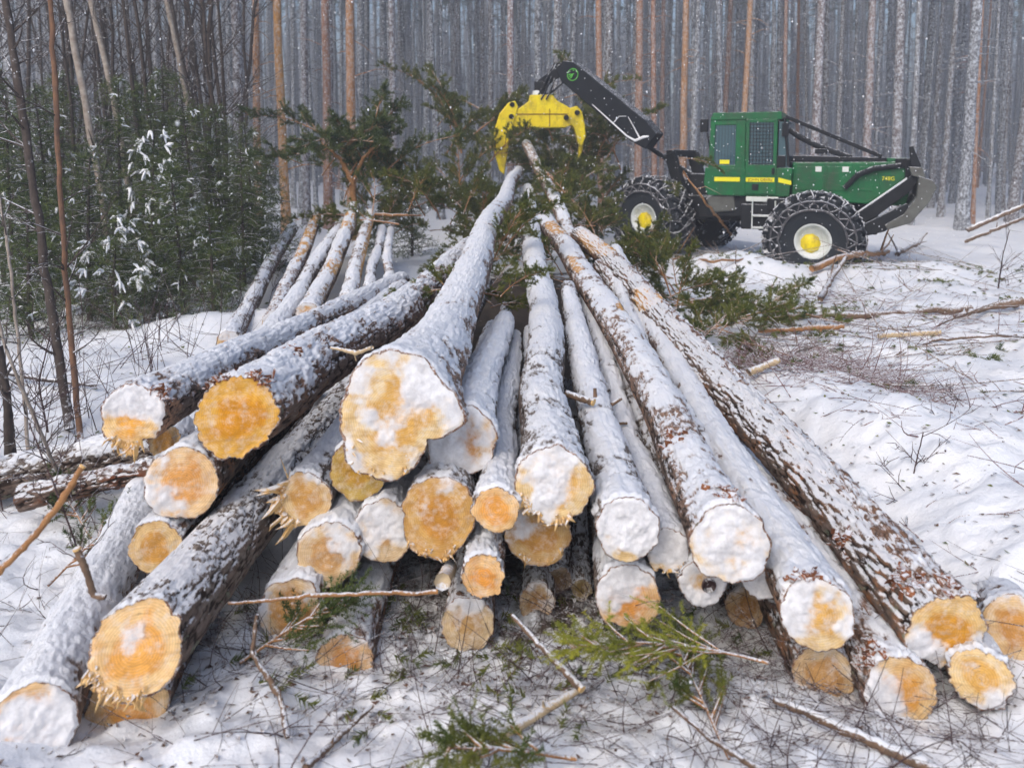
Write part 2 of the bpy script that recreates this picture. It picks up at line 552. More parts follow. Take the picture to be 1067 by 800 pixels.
M['blade'] = mat_plain("worn_blade_steel", (0.13, 0.14, 0.13), (0.08, 0.08, 0.075), 6, 0.5, 0.5, dust=0.25, dscale=14, metal=0.2)
M['rim'] = mat_plain("snow_packed_rim", (0.72, 0.76, 0.78), (0.5, 0.55, 0.52), 6, 0.6, dust=0.3)
M['white'] = mat_plain("white_sticker", (0.7, 0.75, 0.73), (0.6, 0.65, 0.62), 6, 0.5)
M['emblem'] = mat_plain("emblem_green", (0.10, 0.50, 0.06), (0.14, 0.6, 0.08), 6, 0.5)
M['letter'] = mat_plain("dark_red_lettering", (0.22, 0.10, 0.02), (0.2, 0.08, 0.02), 6, 0.5)
mg, ntg, bgl = new_mat("cab_glass")
bgl.inputs["Base Color"].default_value = (0.05, 0.11, 0.14, 1)
bgl.inputs["Roughness"].default_value = 0.12
bgl.inputs["Specular IOR Level"].default_value = 0.8
M['glass'] = mg


# ------------------------------------------------------------------ ground
def ground_z(x, y):
    x = np.asarray(x, float); y = np.asarray(y, float)
    x, y = np.broadcast_arrays(x, y)
    sh = x.shape
    xf, yf = x.ravel(), y.ravel()
    z0 = np.zeros_like(xf)
    p = np.stack([xf, yf, z0], 1)
    z = 0.10 * fbm(p * 0.35, 3) + 0.06 * fbm(p * 1.7 + 5, 3)
    near = np.exp(-((xf / 9) ** 2 + ((yf - 3) / 9) ** 2))
    z += (0.008 + 0.022 * near) * fbm(p * 9 + 9, 3) + near * (0.018 * np.clip(fbm(p * 4.3 + 31, 3), 0, 1) + 0.010 * fbm(p * 19 + 3, 3)) + np.exp(-(((xf - 5.5) / 4.5) ** 2 + ((yf - 8.5) / 5.5) ** 2)) * (.075 * fbm(p * 2.6 + 3, 5, .68))

    def bumpf(cx, cy, rx, ry, h):
        return h * np.exp(-(((xf - cx) / rx) ** 2 + ((yf - cy) / ry) ** 2))
    z += bumpf(3.9, 13.9, 0.9, 0.8, 0.42) + bumpf(6.6, 13.2, 2.6, 1.0, 0.26) + bumpf(3.3, 13.6, .4, .4, .15) + bumpf(9, 12, 2.5, 2.0, 0.15)
    z += bumpf(-3.0, 12.5, 1.6, 2.2, 0.45)
    z += bumpf(3.4, 4.6, 1.2, 1.7, 0.16) + bumpf(5.5, 8.5, 2.4, 2.6, 0.15) + bumpf(2.65, 3.75, .6, .6, 0.26) + bumpf(-1.95, 2.75, .40, .35, .16) + bumpf(2.75, 5.0, .7, 1.0, .30) + bumpf(2.3, 6.5, .7, 1.0, .3)
    z += bumpf(-3.3, 9.2, 1.4, 0.5, 0.22) + bumpf(-4.5, 7.0, 2, .8, 0.1)
    z -= bumpf(0.2, 4.4, 1.6, 1.1, 0.10)
    return z.reshape(sh)


def gz(x, y):
    return float(ground_z(np.array([x]), np.array([y]))[0])


n = 640
u = np.linspace(-1, 1, n)
xs = 1.15 * np.sinh(5.85 * u)
ys = 3.6 + 1.15 * np.sinh(5.85 * u)
X, Y = np.meshgrid(xs, ys)
Z = ground_z(X, Y)
gme = mesh_np("snow_ground", np.stack([X, Y, Z], -1).reshape(-1, 3), grid_faces(n, n), M['snow'])
tag(link("snow_ground", gme), kind='structure', label='churned snow covering the whole clearing')

# ------------------------------------------------------------------ logs
LOGGROUP = "felled logs heaped with their butts towards the viewer"


def make_log(label, butt, far, snow=0.6, tint=(0.30, 0.20, 0.15), rough=0.5, cut=None, shape=None, flare=0.2, flen=0.35, nr=88,
             nl=210, bend=(0, 0), tilt=0.35, group=LOGGROUP, seed=0, stubs=0, ragged=0, fine=1.0, tmix=1.0, phi0=0.0, far_cut=False, tang=(0, 0), tear=(), patch=(), flip=False, world_pts=None):
    """butt, far = (px, py, depth, radius_px).  One thing: bark mesh + cut_end + snow_cover (+ branch_stub, splinters)"""
    if world_pts:
        A, ra, B, rb = world_pts
    else:
        A = at(*butt[:3]); B = at(*far[:3])
        ra = butt[3] * butt[2] / FPX; rb = far[3] * far[2] / FPX
    A = np.array(A); B = np.array(B)
    L = np.linalg.norm(B - A)
    ax = (B - A) / L
    e1 = np.cross(ax, [0, 0, 1]); e1 /= np.linalg.norm(e1)
    e2 = np.cross(e1, ax)
    rs = np.random.default_rng(seed + 100)
    off = rs.uniform(0, 100, 3)
    uu = np.linspace(0, 1, nl)
    s = L * (0.25 * uu + 0.75 * uu ** 2.2)
    th = np.linspace(-math.pi / 2, 1.5 * math.pi, nr, endpoint=False)
    S, T = np.meshgrid(s, th, indexing='ij')

    def centre(S):
        t = S / L
        b = 4 * t * (1 - t)
        w = vnoise(np.stack([S.ravel() * 0.35, np.full(S.size, off[0]), np.zeros(S.size)], 1)).reshape(S.shape) * 0.08 * sstep(0.3, 1.5, S)
        w2 = vnoise(np.stack([S.ravel() * 0.35, np.full(S.size, off[1]), np.zeros(S.size)], 1)).reshape(S.shape) * 0.04 * sstep(0.3, 1.5, S)
        return bend[0] * b + w, bend[1] * b + w2

    def patchf(S, T):
        o = np.zeros_like(S)
        for (ps, pd, ls, lt) in patch:
            dt = (T - R(pd) + math.pi) % (2 * math.pi) - math.pi
            o = np.maximum(o, np.exp(-((S - ps) / ls) ** 2 - (dt / R(lt)) ** 2))
        return o

    def shape_mul(T):
        if not shape: return np.ones_like(T)
        k = sorted(shape)
        a = np.array([k[-1] - 360] + k + [k[0] + 360], float)
        v = np.array([shape[k[-1]]] + [shape[q] for q in k] + [shape[k[0]]])
        return np.interp(np.degrees(T) % 360, a, v)

    def radius(S, T, bark=True):
        t = S / L
        r = ra + (rb - ra) * t
        r = r * (1 + flare * np.exp(-S / flen)) / (1 + flare)
        r = np.where(True, r, r)
        near = np.exp(-S / (flen * 1.6))
        r = r * (1 + near * (shape_mul(T) - 1))
        P = np.stack([np.cos(T).ravel() * 1.3, np.sin(T).ravel() * 1.3, S.ravel() * 0.9], 1) + off
        r = r * (1 + 0.055 * fbm(P, 2).reshape(S.shape) + 0.07 * (near * fbm(P * 1.6 + 3, 2).reshape(S.shape)))
        rel = np.zeros_like(r)
        if bark:
            q = np.stack([np.cos(T).ravel() * ra * 26, np.sin(T).ravel() * ra * 26, S.ravel() * 8], 1) + off
            f = fbm(q, 3, 0.6).reshape(S.shape)
            rid = 1 - np.abs(f) * 2.2
            rel = np.clip(np.abs(f) * 2.2, 0, 1)
            r = r + rough * 0.016 * (rel - 0.6)
        return r, rel

    # cut plane
    n_ax = -ax
    tocam = np.array([0, 0, H]) - A
    tocam /= np.linalg.norm(tocam)
    nn = n_ax * (1 - tilt) + tocam * tilt + e1 * tang[0] + e2 * tang[1]
    nn /= np.linalg.norm(nn)

    def place(S, T, Rr):
        cx, cz = centre(S)
        ox, oz = Rr * np.cos(T), Rr * np.sin(T)
        d1, d2, da = nn @ e1, nn @ e2, nn @ ax
        sh = -(ox * d1 + oz * d2) / da * np.clip(1 - S / 0.45, 0, 1)
        return (S + sh)[..., None] * ax + (cx + ox)[..., None] * e1 + (cz + oz)[..., None] * e2

    Rr, rel = radius(S, T)
    if ragged:
        Rr[0] *= 1.0
    V = place(S, T, Rr)
    # inner lip (bark thickness) ring
    bt = 0.035 + 0.022 * fbm(np.stack([np.cos(th) * 5, np.sin(th) * 5, th * 0], 1) + off, 3)
    Rr[0] *= 1 + .018 * fbm(np.stack([np.cos(th) * 9, np.sin(th) * 9, th * 0 + 3], 1) + off, 3)
    lipR = Rr[:1] * (1 - np.clip(bt, .008, .09))
    lip = place(S[:1], T[:1], lipR)
    V = np.concatenate([lip, V], 0)
    # far end cap centre
    lcn = np.stack([Rr * np.cos(T), Rr * np.sin(T), S], -1)
    lcn = np.concatenate([lcn[:1] * [0.9, 0.9, 1], lcn], 0) + off
    relv = np.concatenate([np.full((1, nr), 2.0), np.full((1, nr), 2.0), rel[1:]], 0)
    f = grid_faces(nl + 1, nr, True)
    fc = V[-1].mean(0)
    Vf = np.concatenate([V.reshape(-1, 3), [fc]], 0)
    last = nl * nr
    tri = np.array([[last + j, last + (j + 1) % nr, len(Vf) - 1] for j in range(nr)])
    lcf = np.concatenate([lcn.reshape(-1, 3), [[0, 0, 0]]], 0)
    rf = np.concatenate([relv.ravel(), [0.5]])
    ptv = np.concatenate([patchf(S, T)[:1], patchf(S, T)], 0).ravel()
    me = mesh_np("log", Vf, [f, tri], M['bark'], True, {'pt': ('FLOAT', np.append(ptv, 0)), 'lc': ('FLOAT_VECTOR', lcf), 'rel': ('FLOAT', rf)})
    root = link("log", me, None, tuple(A))
    root.color = tuple(tint) + (tmix,)
    tag(root, label, 'log', group)
    # cut end
    cut = dict(dict(snow=0.4, dir=90, wood=(0.80, 0.50, 0.18)), **(cut or {}))
    m = 34
    q = np.linspace(0, 1, m) ** 0.9
    Q, T2 = np.meshgrid(q, th, indexing='ij')
    Rc = lipR * 1.002
    base = place(np.zeros_like(T2), T2, Q * Rc)
    cxy = np.stack([Q * Rc * np.cos(T2), Q * Rc * np.sin(T2), np.zeros_like(Q)], -1)
    cn = cxy.reshape(-1, 3) + off
    dv = np.array([math.cos(R(cut['dir'])), math.sin(R(cut['dir']))])
    g = (cxy[..., 0] * dv[0] + cxy[..., 1] * dv[1]) / ra
    msk = fbm(cn * cut.get('ns', 6), 4, 0.6).reshape(Q.shape) * 1.15 + g * cut.get('grad', 0.55) + (cut['snow'] - 0.5 - cut.get('less', .12)) * 2.0
    if cut['snow'] <= 0: msk = msk * 0 - 1
    thick = 0.0035 * sstep(-0.1, 0.6, msk) * (1 + .6 * fbm(cn * 14 + 8, 3).reshape(Q.shape)) + 0.004 * fbm(cn * 35, 2).reshape(Q.shape) * (msk > 0)
    relief = 0.0045 * fbm(cn * 22, 3).reshape(Q.shape) + 0.006 * fbm(cn * 7 + 4, 2).reshape(Q.shape)
    edge = np.clip((1 - Q) * 12, 0, 1)
    V2 = base + ((relief + thick) * edge + 0.0015)[..., None] * nn
    ce = mesh_np("cut_end", V2.reshape(-1, 3), grid_faces(m, nr, True), M['cut'], True,
                 {'rn': ('FLOAT', Q.ravel()), 'lc': ('FLOAT_VECTOR', cn), 'sn': ('FLOAT', sstep(-0.45, 0.75, msk).ravel()), 'rr': ('FLOAT', (Q * Rc).ravel())})
    ce = link("cut_end", ce, root)
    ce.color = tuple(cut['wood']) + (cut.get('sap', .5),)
    # snow cover
    if snow > 0.05:
        ns = int(nr * 0.95)
        th2 = np.linspace(R(-32), R(212), ns)
        S3, T3 = np.meshgrid(s, th2, indexing='ij')
        R3, _ = radius(S3, T3)
        P = np.stack([R3.ravel() * np.cos(T3).ravel(), R3.ravel() * np.sin(T3).ravel(), S3.ravel() * 0.75], 1) + off
        c = np.cos(T3 - math.pi / 2 - phi0)
        c0 = 1.0 - 1.12 * snow
        mm = (c - c0) * 1.15 + 0.55 * fbm(P * 7, 3, 0.6).reshape(c.shape) + 0.50 * fbm(P * 30, 3, 0.7).reshape(c.shape) * fine + 0.45 * fbm(P * 1.4, 2).reshape(c.shape) - .08
        tk = np.clip(mm * 0.016, -0.007, 0.013)
        tk = tk + 0.004 * fbm(P * 25 + 7, 2).reshape(c.shape) * (tk > 0)
        edge = np.minimum(np.clip(S3 / 0.02, 0, 1), np.clip((L - S3) / 0.05, 0, 1))
        tk = tk * edge - 0.004 * (1 - edge)
        lat = np.clip(np.minimum(T3 - th2[0], th2[-1] - T3) / 0.1, 0, 1)
        tk = np.where(lat < 1, np.minimum(tk, -0.006), tk)
        V3 = place(S3, T3, R3 + tk)
        keep = mm > -0.25
        F3 = grid_faces(nl, ns)
        kf = keep.ravel()[F3].any(1)
        sc = link("snow_cover", mesh_np("snow_cover", V3.reshape(-1, 3), F3[kf], M['crust'], True,
                  {'pt': ('FLOAT', patchf(S3, T3)), 'lc': ('FLOAT_VECTOR', P + off), 'th': ('FLOAT', np.clip(mm, -.5, 1.5))}), root)
        sc.color = tuple(tint) + (1,)
    # stubs
    for k in range(stubs):
        ss = rs.uniform(0.15, 0.8) * L * 0.6 + 0.3
        tt = rs.uniform(R(-10), R(190))
        rr_ = float(radius(np.array([[ss]]), np.array([[tt]]))[0][0, 0])
        cx, cz = centre(np.array([[ss]]))
        base = ss * ax + (cx[0, 0] + rr_ * .9 * math.cos(tt)) * e1 + (cz[0, 0] + rr_ * .9 * math.sin(tt)) * e2
        out = math.cos(tt) * e1 + math.sin(tt) * e2 + ax * rs.uniform(.1, .5)
        ln = rs.uniform(0.04, 0.09)
        mb = MB().tube([base, base + out * ln * .6, base + out * ln], [0.014, 0.011, 0.010], 8)
        mb.build("branch_stub", M['stick'], root, smooth=False)
    for (ss, deg_, sz, cnt, mt) in tear:
        mb = MB()
        for k in range(cnt):
            s_ = max(.0, ss + rs.normal(0, sz)); tt = R(deg_) + rs.normal(0, sz / ra)
            r0_ = float(radius(np.array([[s_]]), np.array([[tt]]))[0][0, 0]) + rs.uniform(.0, .016)
            p0 = place(np.array([[s_]]), np.array([[tt]]), np.array([[r0_]]))[0, 0]
            q = Vector(rs.normal(0, 1, 3)).normalized().to_track_quat('X', 'Z')
            l = rs.uniform(.012, .06)
            mb.box(tuple(p0), (l, l * rs.uniform(.3, .8), rs.uniform(.003, .008)), q, taper=rs.uniform(.4, .9))
        o_ = mb.build("torn_bark", M[mt], root)
        o_['kind'] = 'stuff'
    # ragged splinters hanging from the sawn edge
    if ragged:
        mb = MB()
        a0, a1 = ragged[1]
        for k in range(ragged[0]):
            tt = R(rs.uniform(a0, a1))
            rq = float(np.interp(tt % (2 * math.pi), np.sort(th % (2 * math.pi)), Rc[0][np.argsort(th % (2 * math.pi))])) * rs.uniform(.80, 1.0)
            p0 = place(np.array([[0.0]]), np.array([[tt]]), np.array([[rq]]))[0, 0]
            dr = (math.cos(tt) * e1 + math.sin(tt) * e2) * rs.uniform(.1, 1.0) + nn * rs.uniform(.0, .9) + np.array([0, 0, -.4]) + rs.normal(0, .45, 3)
            dr /= np.linalg.norm(dr)
            ln = min(1.0, .15 + rs.exponential(.3)) * ragged[2]
            w = rs.uniform(.004, .016)
            side = np.cross(dr, nn); side /= np.linalg.norm(side)
            tip = p0 + dr * ln + rs.normal(0, .012, 3)
            mid = p0 + dr * ln * .6
            mb.add([p0 - side * w - nn * .004, p0 + side * w - nn * .004, p0 + nn * w, mid - side * w * .8, mid + side * w * .8, mid + nn * w * 1.2, tip],
                   [[0, 1, 4, 3], [1, 2, 5, 4], [2, 0, 3, 5]])
            mb.q.setdefault(3, []).append(np.array([[3, 4, 6], [4, 5, 6], [5, 3, 6]]) + mb.n - 7)
        mb.build("splinters", M['splinter'], root)
    return root


OR = (0.80, 0.47, 0.08)     # deep orange
TN = (0.76, 0.54, 0.22)     # tan
PL = (0.74, 0.58, 0.38)     # pale
PINK = (0.50, 0.29, 0.18)
GREY = (0.26, 0.23, 0.20)
RUST = (0.36, 0.15, 0.05)

LOGS = [
 # label, butt, far, kwargs
 ("huge flared log topping the heap, its angular butt patched with snow", (418, 433, 3.6, 60), (541, 176, 18.0, 7),
  dict(snow=.66, tint=PINK, flare=.62, flen=.55, nr=128, nl=330, shape={0: 1.12, 30: .90, 60: .95, 97: 1.28, 118: 1.22, 150: 1.08, 200: 1.0, 231: 1.28, 256: 1.26, 284: .95, 318: .62, 352: 1.16},
       cut=dict(snow=.60, dir=55, grad=.2, wood=TN, ns=5, less=.1), ragged=(14, (200, 290), .05), rough=.55, tilt=.5)),
 ("snowy log ending in a broad slanted butt right above the orange brown cut", (578, 505, 3.5, 41), (549, 196, 16.5, 6.5),
  dict(snow=.76, tint=GREY, flare=.32, cut=dict(snow=.52, dir=100, grad=.25, wood=TN), ragged=(50, (190, 300), .06), nl=300, nr=104, stubs=2)),
 ("log with a round butt fully plastered white, leaning above the half orange one", (653, 551, 3.4, 34), (592, 300, 7.6, 10),
  dict(snow=.74, tint=GREY, cut=dict(snow=.85, dir=90, wood=TN), stubs=3)),
 ("thick long snow-topped log whose big white butt has a rusty bark tuft above it", (760, 568, 3.25, 42), (571, 226, 12.0, 10.5),
  dict(snow=.58, tint=PINK, cut=dict(snow=.72, dir=90, grad=.2, wood=TN), nl=300, nr=110, rough=.4, flare=.26, patch=((3.2, 60, .25, 25), (5.0, 120, .5, 30), (7.3, 90, .7, 60)), tear=((.10, 84, .035, 46, 'rust'), (.75, 120, .05, 24, 'rust')))),
 ("snow-topped log whose white butt has a thin orange lower edge", (852, 640, 3.12, 38), (640, 262, 10.0, 9),
  dict(tear=((.01, 100, .03, 26, 'rust'),), snow=.78, tint=RUST, cut=dict(snow=.74, dir=100, grad=.5, wood=TN), nl=280, rough=.5)),
 ("long log with thick dark furrowed bark along the right edge of the heap", (985, 657, 3.12, 44), (606, 243, 10.5, 9),
  dict(snow=.20, tint=RUST, tmix=.9, rough=1.25, nr=128, nl=330, cut=dict(snow=.48, dir=265, grad=.9, wood=OR), flare=.02, phi0=-.85, tilt=.12, patch=((4.25, 120, .32, 70), (6.6, 100, .8, 90)), tear=((.14, 125, .035, 60, 'rust'), (.06, 70, .025, 26, 'rust'), (.55, 165, .04, 26, 'rust')))),
 ("low orange and white butt beside dark bark, between the white butt and the right end", (938, 721, 3.05, 38), (625, 275, 9.0, 9),
  dict(tear=((.06, 135, .03, 36, 'rust'),), snow=.45, tint=RUST, cut=dict(snow=.42, dir=215, grad=.9, wood=(.74, .44, .14)), rough=.8)),
 ("snow-hooded log with a tan butt, lowest at the right edge", (1022, 706, 3.02, 36), (960, 590, 4.6, 20),
  dict(snow=.7, tint=RUST, cut=dict(snow=.42, dir=270, grad=.8, wood=TN), rough=.8, shape={45: .85, 90: .75, 135: .85})),
 ("brown butt cropped by the right edge of the pile, set back behind the others", (1062, 655, 3.25, 33), (1010, 592, 4.3, 22),
  dict(snow=.6, tint=RUST, cut=dict(snow=.15, dir=90, wood=(.62, .38, .16)))),
 ("shaded frosty butt lying low directly under the white butt with the thin orange edge", (858, 706, 3.2, 33), (640, 300, 8.5, 9),
  dict(snow=.4, tint=RUST, cut=dict(snow=.50, dir=90, grad=.3, wood=(.60, .42, .25)))),
 ("small snowed log with a hollow dark hole in its butt", (732, 608, 3.45, 26), (615, 300, 8.0, 8),
  dict(snow=.6, tint=GREY, cut=dict(snow=.9, dir=90, wood=PL))),
 ("small white butt tucked under the thick log's right side", (796, 601, 3.4, 24), (640, 300, 8.2, 8),
  dict(snow=.6, tint=GREY, cut=dict(snow=.85, dir=90, wood=PL))),
 ("log with a half white half orange butt, lowest near the middle of the heap", (654, 621, 3.45, 35), (600, 315, 8.0, 9),
  dict(snow=.75, tint=GREY, cut=dict(snow=.60, dir=120, grad=.9, wood=(.78, .42, .14)))),
 ("small snowy butt with yellow splinters right of the fully white round butt", (696, 573, 3.5, 23), (610, 300, 8.0, 7),
  dict(snow=.7, tint=GREY, cut=dict(snow=.85, dir=90, wood=PL), ragged=(14, (220, 320), .05))),
 ("round orange brown butt with ragged rim, straight under the slanted butt", (561, 553, 3.66, 37), (548, 345, 6.8, 9),
  dict(snow=.5, tint=GREY, cut=dict(snow=.16, dir=90, grad=.2, wood=(.52, .32, .11), sap=.15), ragged=(24, (230, 330), .03))),
 ("little bright orange butt with a snowy left rim, between the brown and the slanted butts", (517, 531, 3.45, 25), (535, 350, 6.6, 7),
  dict(snow=.85, tint=GREY, cut=dict(snow=.25, dir=180, grad=.7, wood=(.88, .50, .16)))),
 ("smallest bright orange butt ringed by dark bark, under the heap's middle", (503, 601, 3.45, 23.5), (530, 350, 6.6, 7),
  dict(snow=.6, tint=RUST, rough=.9, cut=dict(snow=.12, dir=200, grad=.4, wood=(.88, .46, .13)))),
 ("large lobed golden brown butt in the middle of the heap", (457, 538, 3.58, 40), (520, 345, 6.8, 10),
  dict(snow=.4, tint=GREY, cut=dict(snow=.08, dir=90, wood=(.60, .34, .08), sap=.12), shape={0: .95, 60: 1.05, 120: 1.05, 180: .92, 235: 1.1, 270: 1.12, 315: .95}, ragged=(26, (220, 300), .04))),
 ("grey frosted butt left of the golden brown one", (400, 553, 3.72, 33), (500, 295, 9.0, 8),
  dict(snow=.6, tint=GREY, cut=dict(snow=.62, dir=120, grad=.4, wood=(.62, .46, .30)))),
 ("snowed-over butt with scalloped rim tucked behind the huge flared log", (480, 462, 3.8, 34), (524, 335, 6.6, 11),
  dict(snow=.85, tint=GREY, cut=dict(snow=.80, dir=200, grad=.2, wood=(.6, .34, .14)), shape={225: 1.12, 250: .95, 275: 1.12, 300: .93, 330: 1.1})),
 ("dim ochre butt half hidden under the huge flared log's lower left", (374, 490, 3.8, 32), (500, 290, 9.0, 8),
  dict(snow=.6, tint=GREY, cut=dict(snow=.25, dir=120, grad=.5, wood=(.50, .34, .06), sap=.1))),
 ("mottled snowy tan butt left of the grey frosted one", (343, 577, 3.66, 34), (490, 290, 9.0, 8),
  dict(snow=.75, tint=RUST, cut=dict(snow=.48, dir=110, grad=.5, wood=(.66, .46, .28)))),
 ("butt veiled by thin twigs with snow across its middle, lower left of the centre", (303, 636, 3.55, 36), (480, 300, 8.5, 8),
  dict(snow=.75, tint=RUST, cut=dict(snow=.55, dir=90, grad=.2, wood=(.68, .44, .22)))),
 ("bottom log half sunk in snow with only an orange brown arc showing", (360, 690, 3.4, 31), (470, 330, 8.0, 8),
  dict(snow=.85, tint=RUST, cut=dict(snow=.35, dir=90, grad=.6, wood=(.70, .40, .18)))),
 ("bottom log almost buried under twigs with a greyish butt, below the smallest orange one", (487, 650, 3.55, 29), (525, 320, 8.0, 7),
  dict(snow=.4, tint=RUST, cut=dict(snow=.45, dir=90, grad=.4, wood=(.52, .40, .26)))),
 ("butt in shadow with torn pale fibres hanging at its left edge", (318, 520, 3.78, 28), (480, 285, 9.0, 7),
  dict(snow=.6, tint=GREY, cut=dict(snow=.25, dir=90, wood=(.66, .44, .20)), ragged=(46, (130, 250), .15))),
 ("long grey-barked log closest to the viewer with a pale orange round butt at lower left", (142, 676, 2.9, 49), (462, 304, 9.5, 10.5),
  dict(snow=.20, tint=GREY, tmix=.8, rough=.6, nr=128, nl=330, cut=dict(snow=.22, dir=80, grad=.25, wood=(.90, .55, .20)), ragged=(70, (195, 290), .075), flare=.05, fine=1.3, tilt=.55)),
 ("fibrous orange butt right beneath the closest grey-barked log", (132, 737, 3.05, 43), (330, 400, 7.0, 12),
  dict(snow=.4, tint=RUST, cut=dict(snow=.12, dir=0, wood=(.80, .48, .20)), ragged=(50, (40, 140), .05))),
 ("log with vivid orange clean-sawn butt on top of the left side", (248, 435, 3.6, 43), (492, 257, 9.8, 11),
  dict(snow=.50, tint=RUST, tmix=.4, rough=1.0, nr=118, nl=300, stubs=2, tear=((.02, 60, .03, 40, 'rust'), (.02, 120, .03, 30, 'rust'), (.6, 70, .03, 20, 'rust')), bend=(0, -.05), cut=dict(snow=0, dir=90, wood=(.70, .37, .022), sap=.12),
       shape={0: .97, 45: 1.02, 90: 1.04, 150: .98, 180: 1.04, 230: 1.06, 270: 1.06, 312: .86, 335: .84}, flare=.06)),
 ("leftmost log of the heap's top, its snowy butt torn at the bottom", (139, 432, 3.8, 34), (420, 288, 9.6, 9),
  dict(snow=.55, tint=PINK, rough=.7, nl=280, stubs=2, tear=((.02, 40, .03, 40, 'rust'),), cut=dict(snow=.55, dir=80, grad=.9, wood=(.90, .54, .14)), ragged=(46, (225, 290), .10))),
 ("log under the vivid orange butt, its round butt half white and half tan", (189, 504, 3.68, 38), (420, 300, 9.0, 9),
  dict(snow=.75, tint=RUST, cut=dict(snow=.40, dir=190, grad=.75, wood=(.80, .48, .22)))),
 ("ochre butt peeping out from behind the closest grey-barked log", (162, 570, 3.62, 28), (400, 320, 8.5, 8),
  dict(snow=.6, tint=RUST, cut=dict(snow=.32, dir=210, grad=.6, wood=(.72, .46, .16)))),
 ("snow-covered log in the bottom left corner with a whitened butt", (33, 758, 2.82, 46), (180, 445, 5.8, 22),
  dict(snow=.85, tint=PINK, cut=dict(snow=.72, dir=-20, grad=.9, wood=(.86, .50, .20)), nl=200)),
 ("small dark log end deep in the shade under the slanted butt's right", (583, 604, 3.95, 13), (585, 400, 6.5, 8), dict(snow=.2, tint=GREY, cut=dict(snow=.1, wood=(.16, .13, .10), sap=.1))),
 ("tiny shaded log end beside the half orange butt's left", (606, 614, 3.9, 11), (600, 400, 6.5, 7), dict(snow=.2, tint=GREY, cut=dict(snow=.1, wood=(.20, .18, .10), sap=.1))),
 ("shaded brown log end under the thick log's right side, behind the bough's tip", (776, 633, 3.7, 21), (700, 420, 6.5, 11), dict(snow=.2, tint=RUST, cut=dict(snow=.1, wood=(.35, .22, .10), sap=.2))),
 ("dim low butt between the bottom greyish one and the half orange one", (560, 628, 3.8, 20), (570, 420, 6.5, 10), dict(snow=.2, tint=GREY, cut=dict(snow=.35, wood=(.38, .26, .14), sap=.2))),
]
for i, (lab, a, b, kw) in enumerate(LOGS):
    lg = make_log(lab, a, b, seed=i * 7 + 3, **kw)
    if 'hollow' in lab:
        hb = MB()
        hb.lathe([(0.030, -0.012), (0.034, -0.004), (0.024, 0.02), (0.001, 0.03)], 'y', (0.02, -0.03, 0.01), 14)
        hb.build("rot_hole", M['twig'], lg)

# crosswise logs on the left
make_log("grey snow-dusted log lying crosswise at the left edge of the pile", None, None, snow=.62, tint=GREY, rough=1.0, seed=300, nl=200,
         world_pts=(at(172, 462, 5.1), .13, at(-120, 522, 4.95), .17), cut=dict(snow=.3), group="logs lying crosswise on the left")
make_log("dark reddish log piece pressed under the crosswise log", None, None, snow=.15, tint=(.20, .07, .03), rough=1.3, seed=301, nl=120,
         world_pts=(at(165, 487, 4.75), .06, at(20, 520, 4.6), .09), cut=dict(snow=.3), group="logs lying crosswise on the left")

# second, farther pile
BACK = [
 ("leftmost log of the far pile, grey and snow speckled", (238, 356, 8.4, 12), (304, 238, 13.0, 7), dict(snow=.62, tint=GREY)),
 ("pinkish log second from the left in the far pile", (284, 335, 8.6, 11), (328, 228, 13.0, 7), dict(snow=.32, tint=(.55, .33, .24), patch=((3.2, 80, 1.6, 60),))),
 ("far-pile log with lichen-dark flank, third from the left", (277, 356, 8.0, 13), (358, 233, 12.6, 7.5), dict(snow=.66, tint=GREY)),
 ("far-pile log with a big bare orange patch on its bark", (322, 328, 8.7, 13), (370, 216, 13.2, 7.5), dict(snow=.50, tint=(.75, .48, .22), patch=((1.5, 60, .5, 50), (3.6, 90, .7, 60)))),
 ("pale slim far-pile log right of the orange-patched one", (362, 316, 9.0, 10.5), (386, 222, 13.3, 6.5), dict(snow=.4, tint=(.55, .38, .28), patch=((2.5, 20, 2.0, 45),))),
 ("thin short log near the right end of the far pile", (384, 304, 9.4, 7), (395, 238, 13.0, 5), dict(snow=.7, tint=GREY)),
 ("thinnest log at the right end of the far pile", (405, 296, 9.6, 6), (411, 240, 13.2, 4.5), dict(snow=.7, tint=PINK)),
]
for i, (lab, a, b, kw) in enumerate(BACK):
    make_log(lab, a, b, seed=400 + i * 5, nr=56, nl=130, rough=.5, group="logs of the second pile behind", cut=dict(snow=.6), **kw)
hl = make_log("slim peeled log end held upright beside the big log under the grapple", (604, 268, 10.8, 10), (548, 151, 18.0, 6), seed=500, nr=48, nl=110, snow=.35,
         tint=(.72, .42, .18), rough=.3, cut=dict(snow=.3))
# curled strip of torn bark on it
mb = MB()
p = at(563, 188, 14.9)
for k in range(3):
    pts = [p + Vector((0.07 * k + .18 * t, -.02 * k, .10 * math.sin(t * 3.2 + k) - .05 * t)) for t in np.linspace(0, 1.2, 10)]
    mb.tube(pts, [0.05 + .03 * math.sin(j) for j in range(10)], 7)
mb.v = [v - np.array(hl.location) for v in mb.v]
mb.build("peeled_bark_curl", M['stick_orange'], hl, smooth=True)


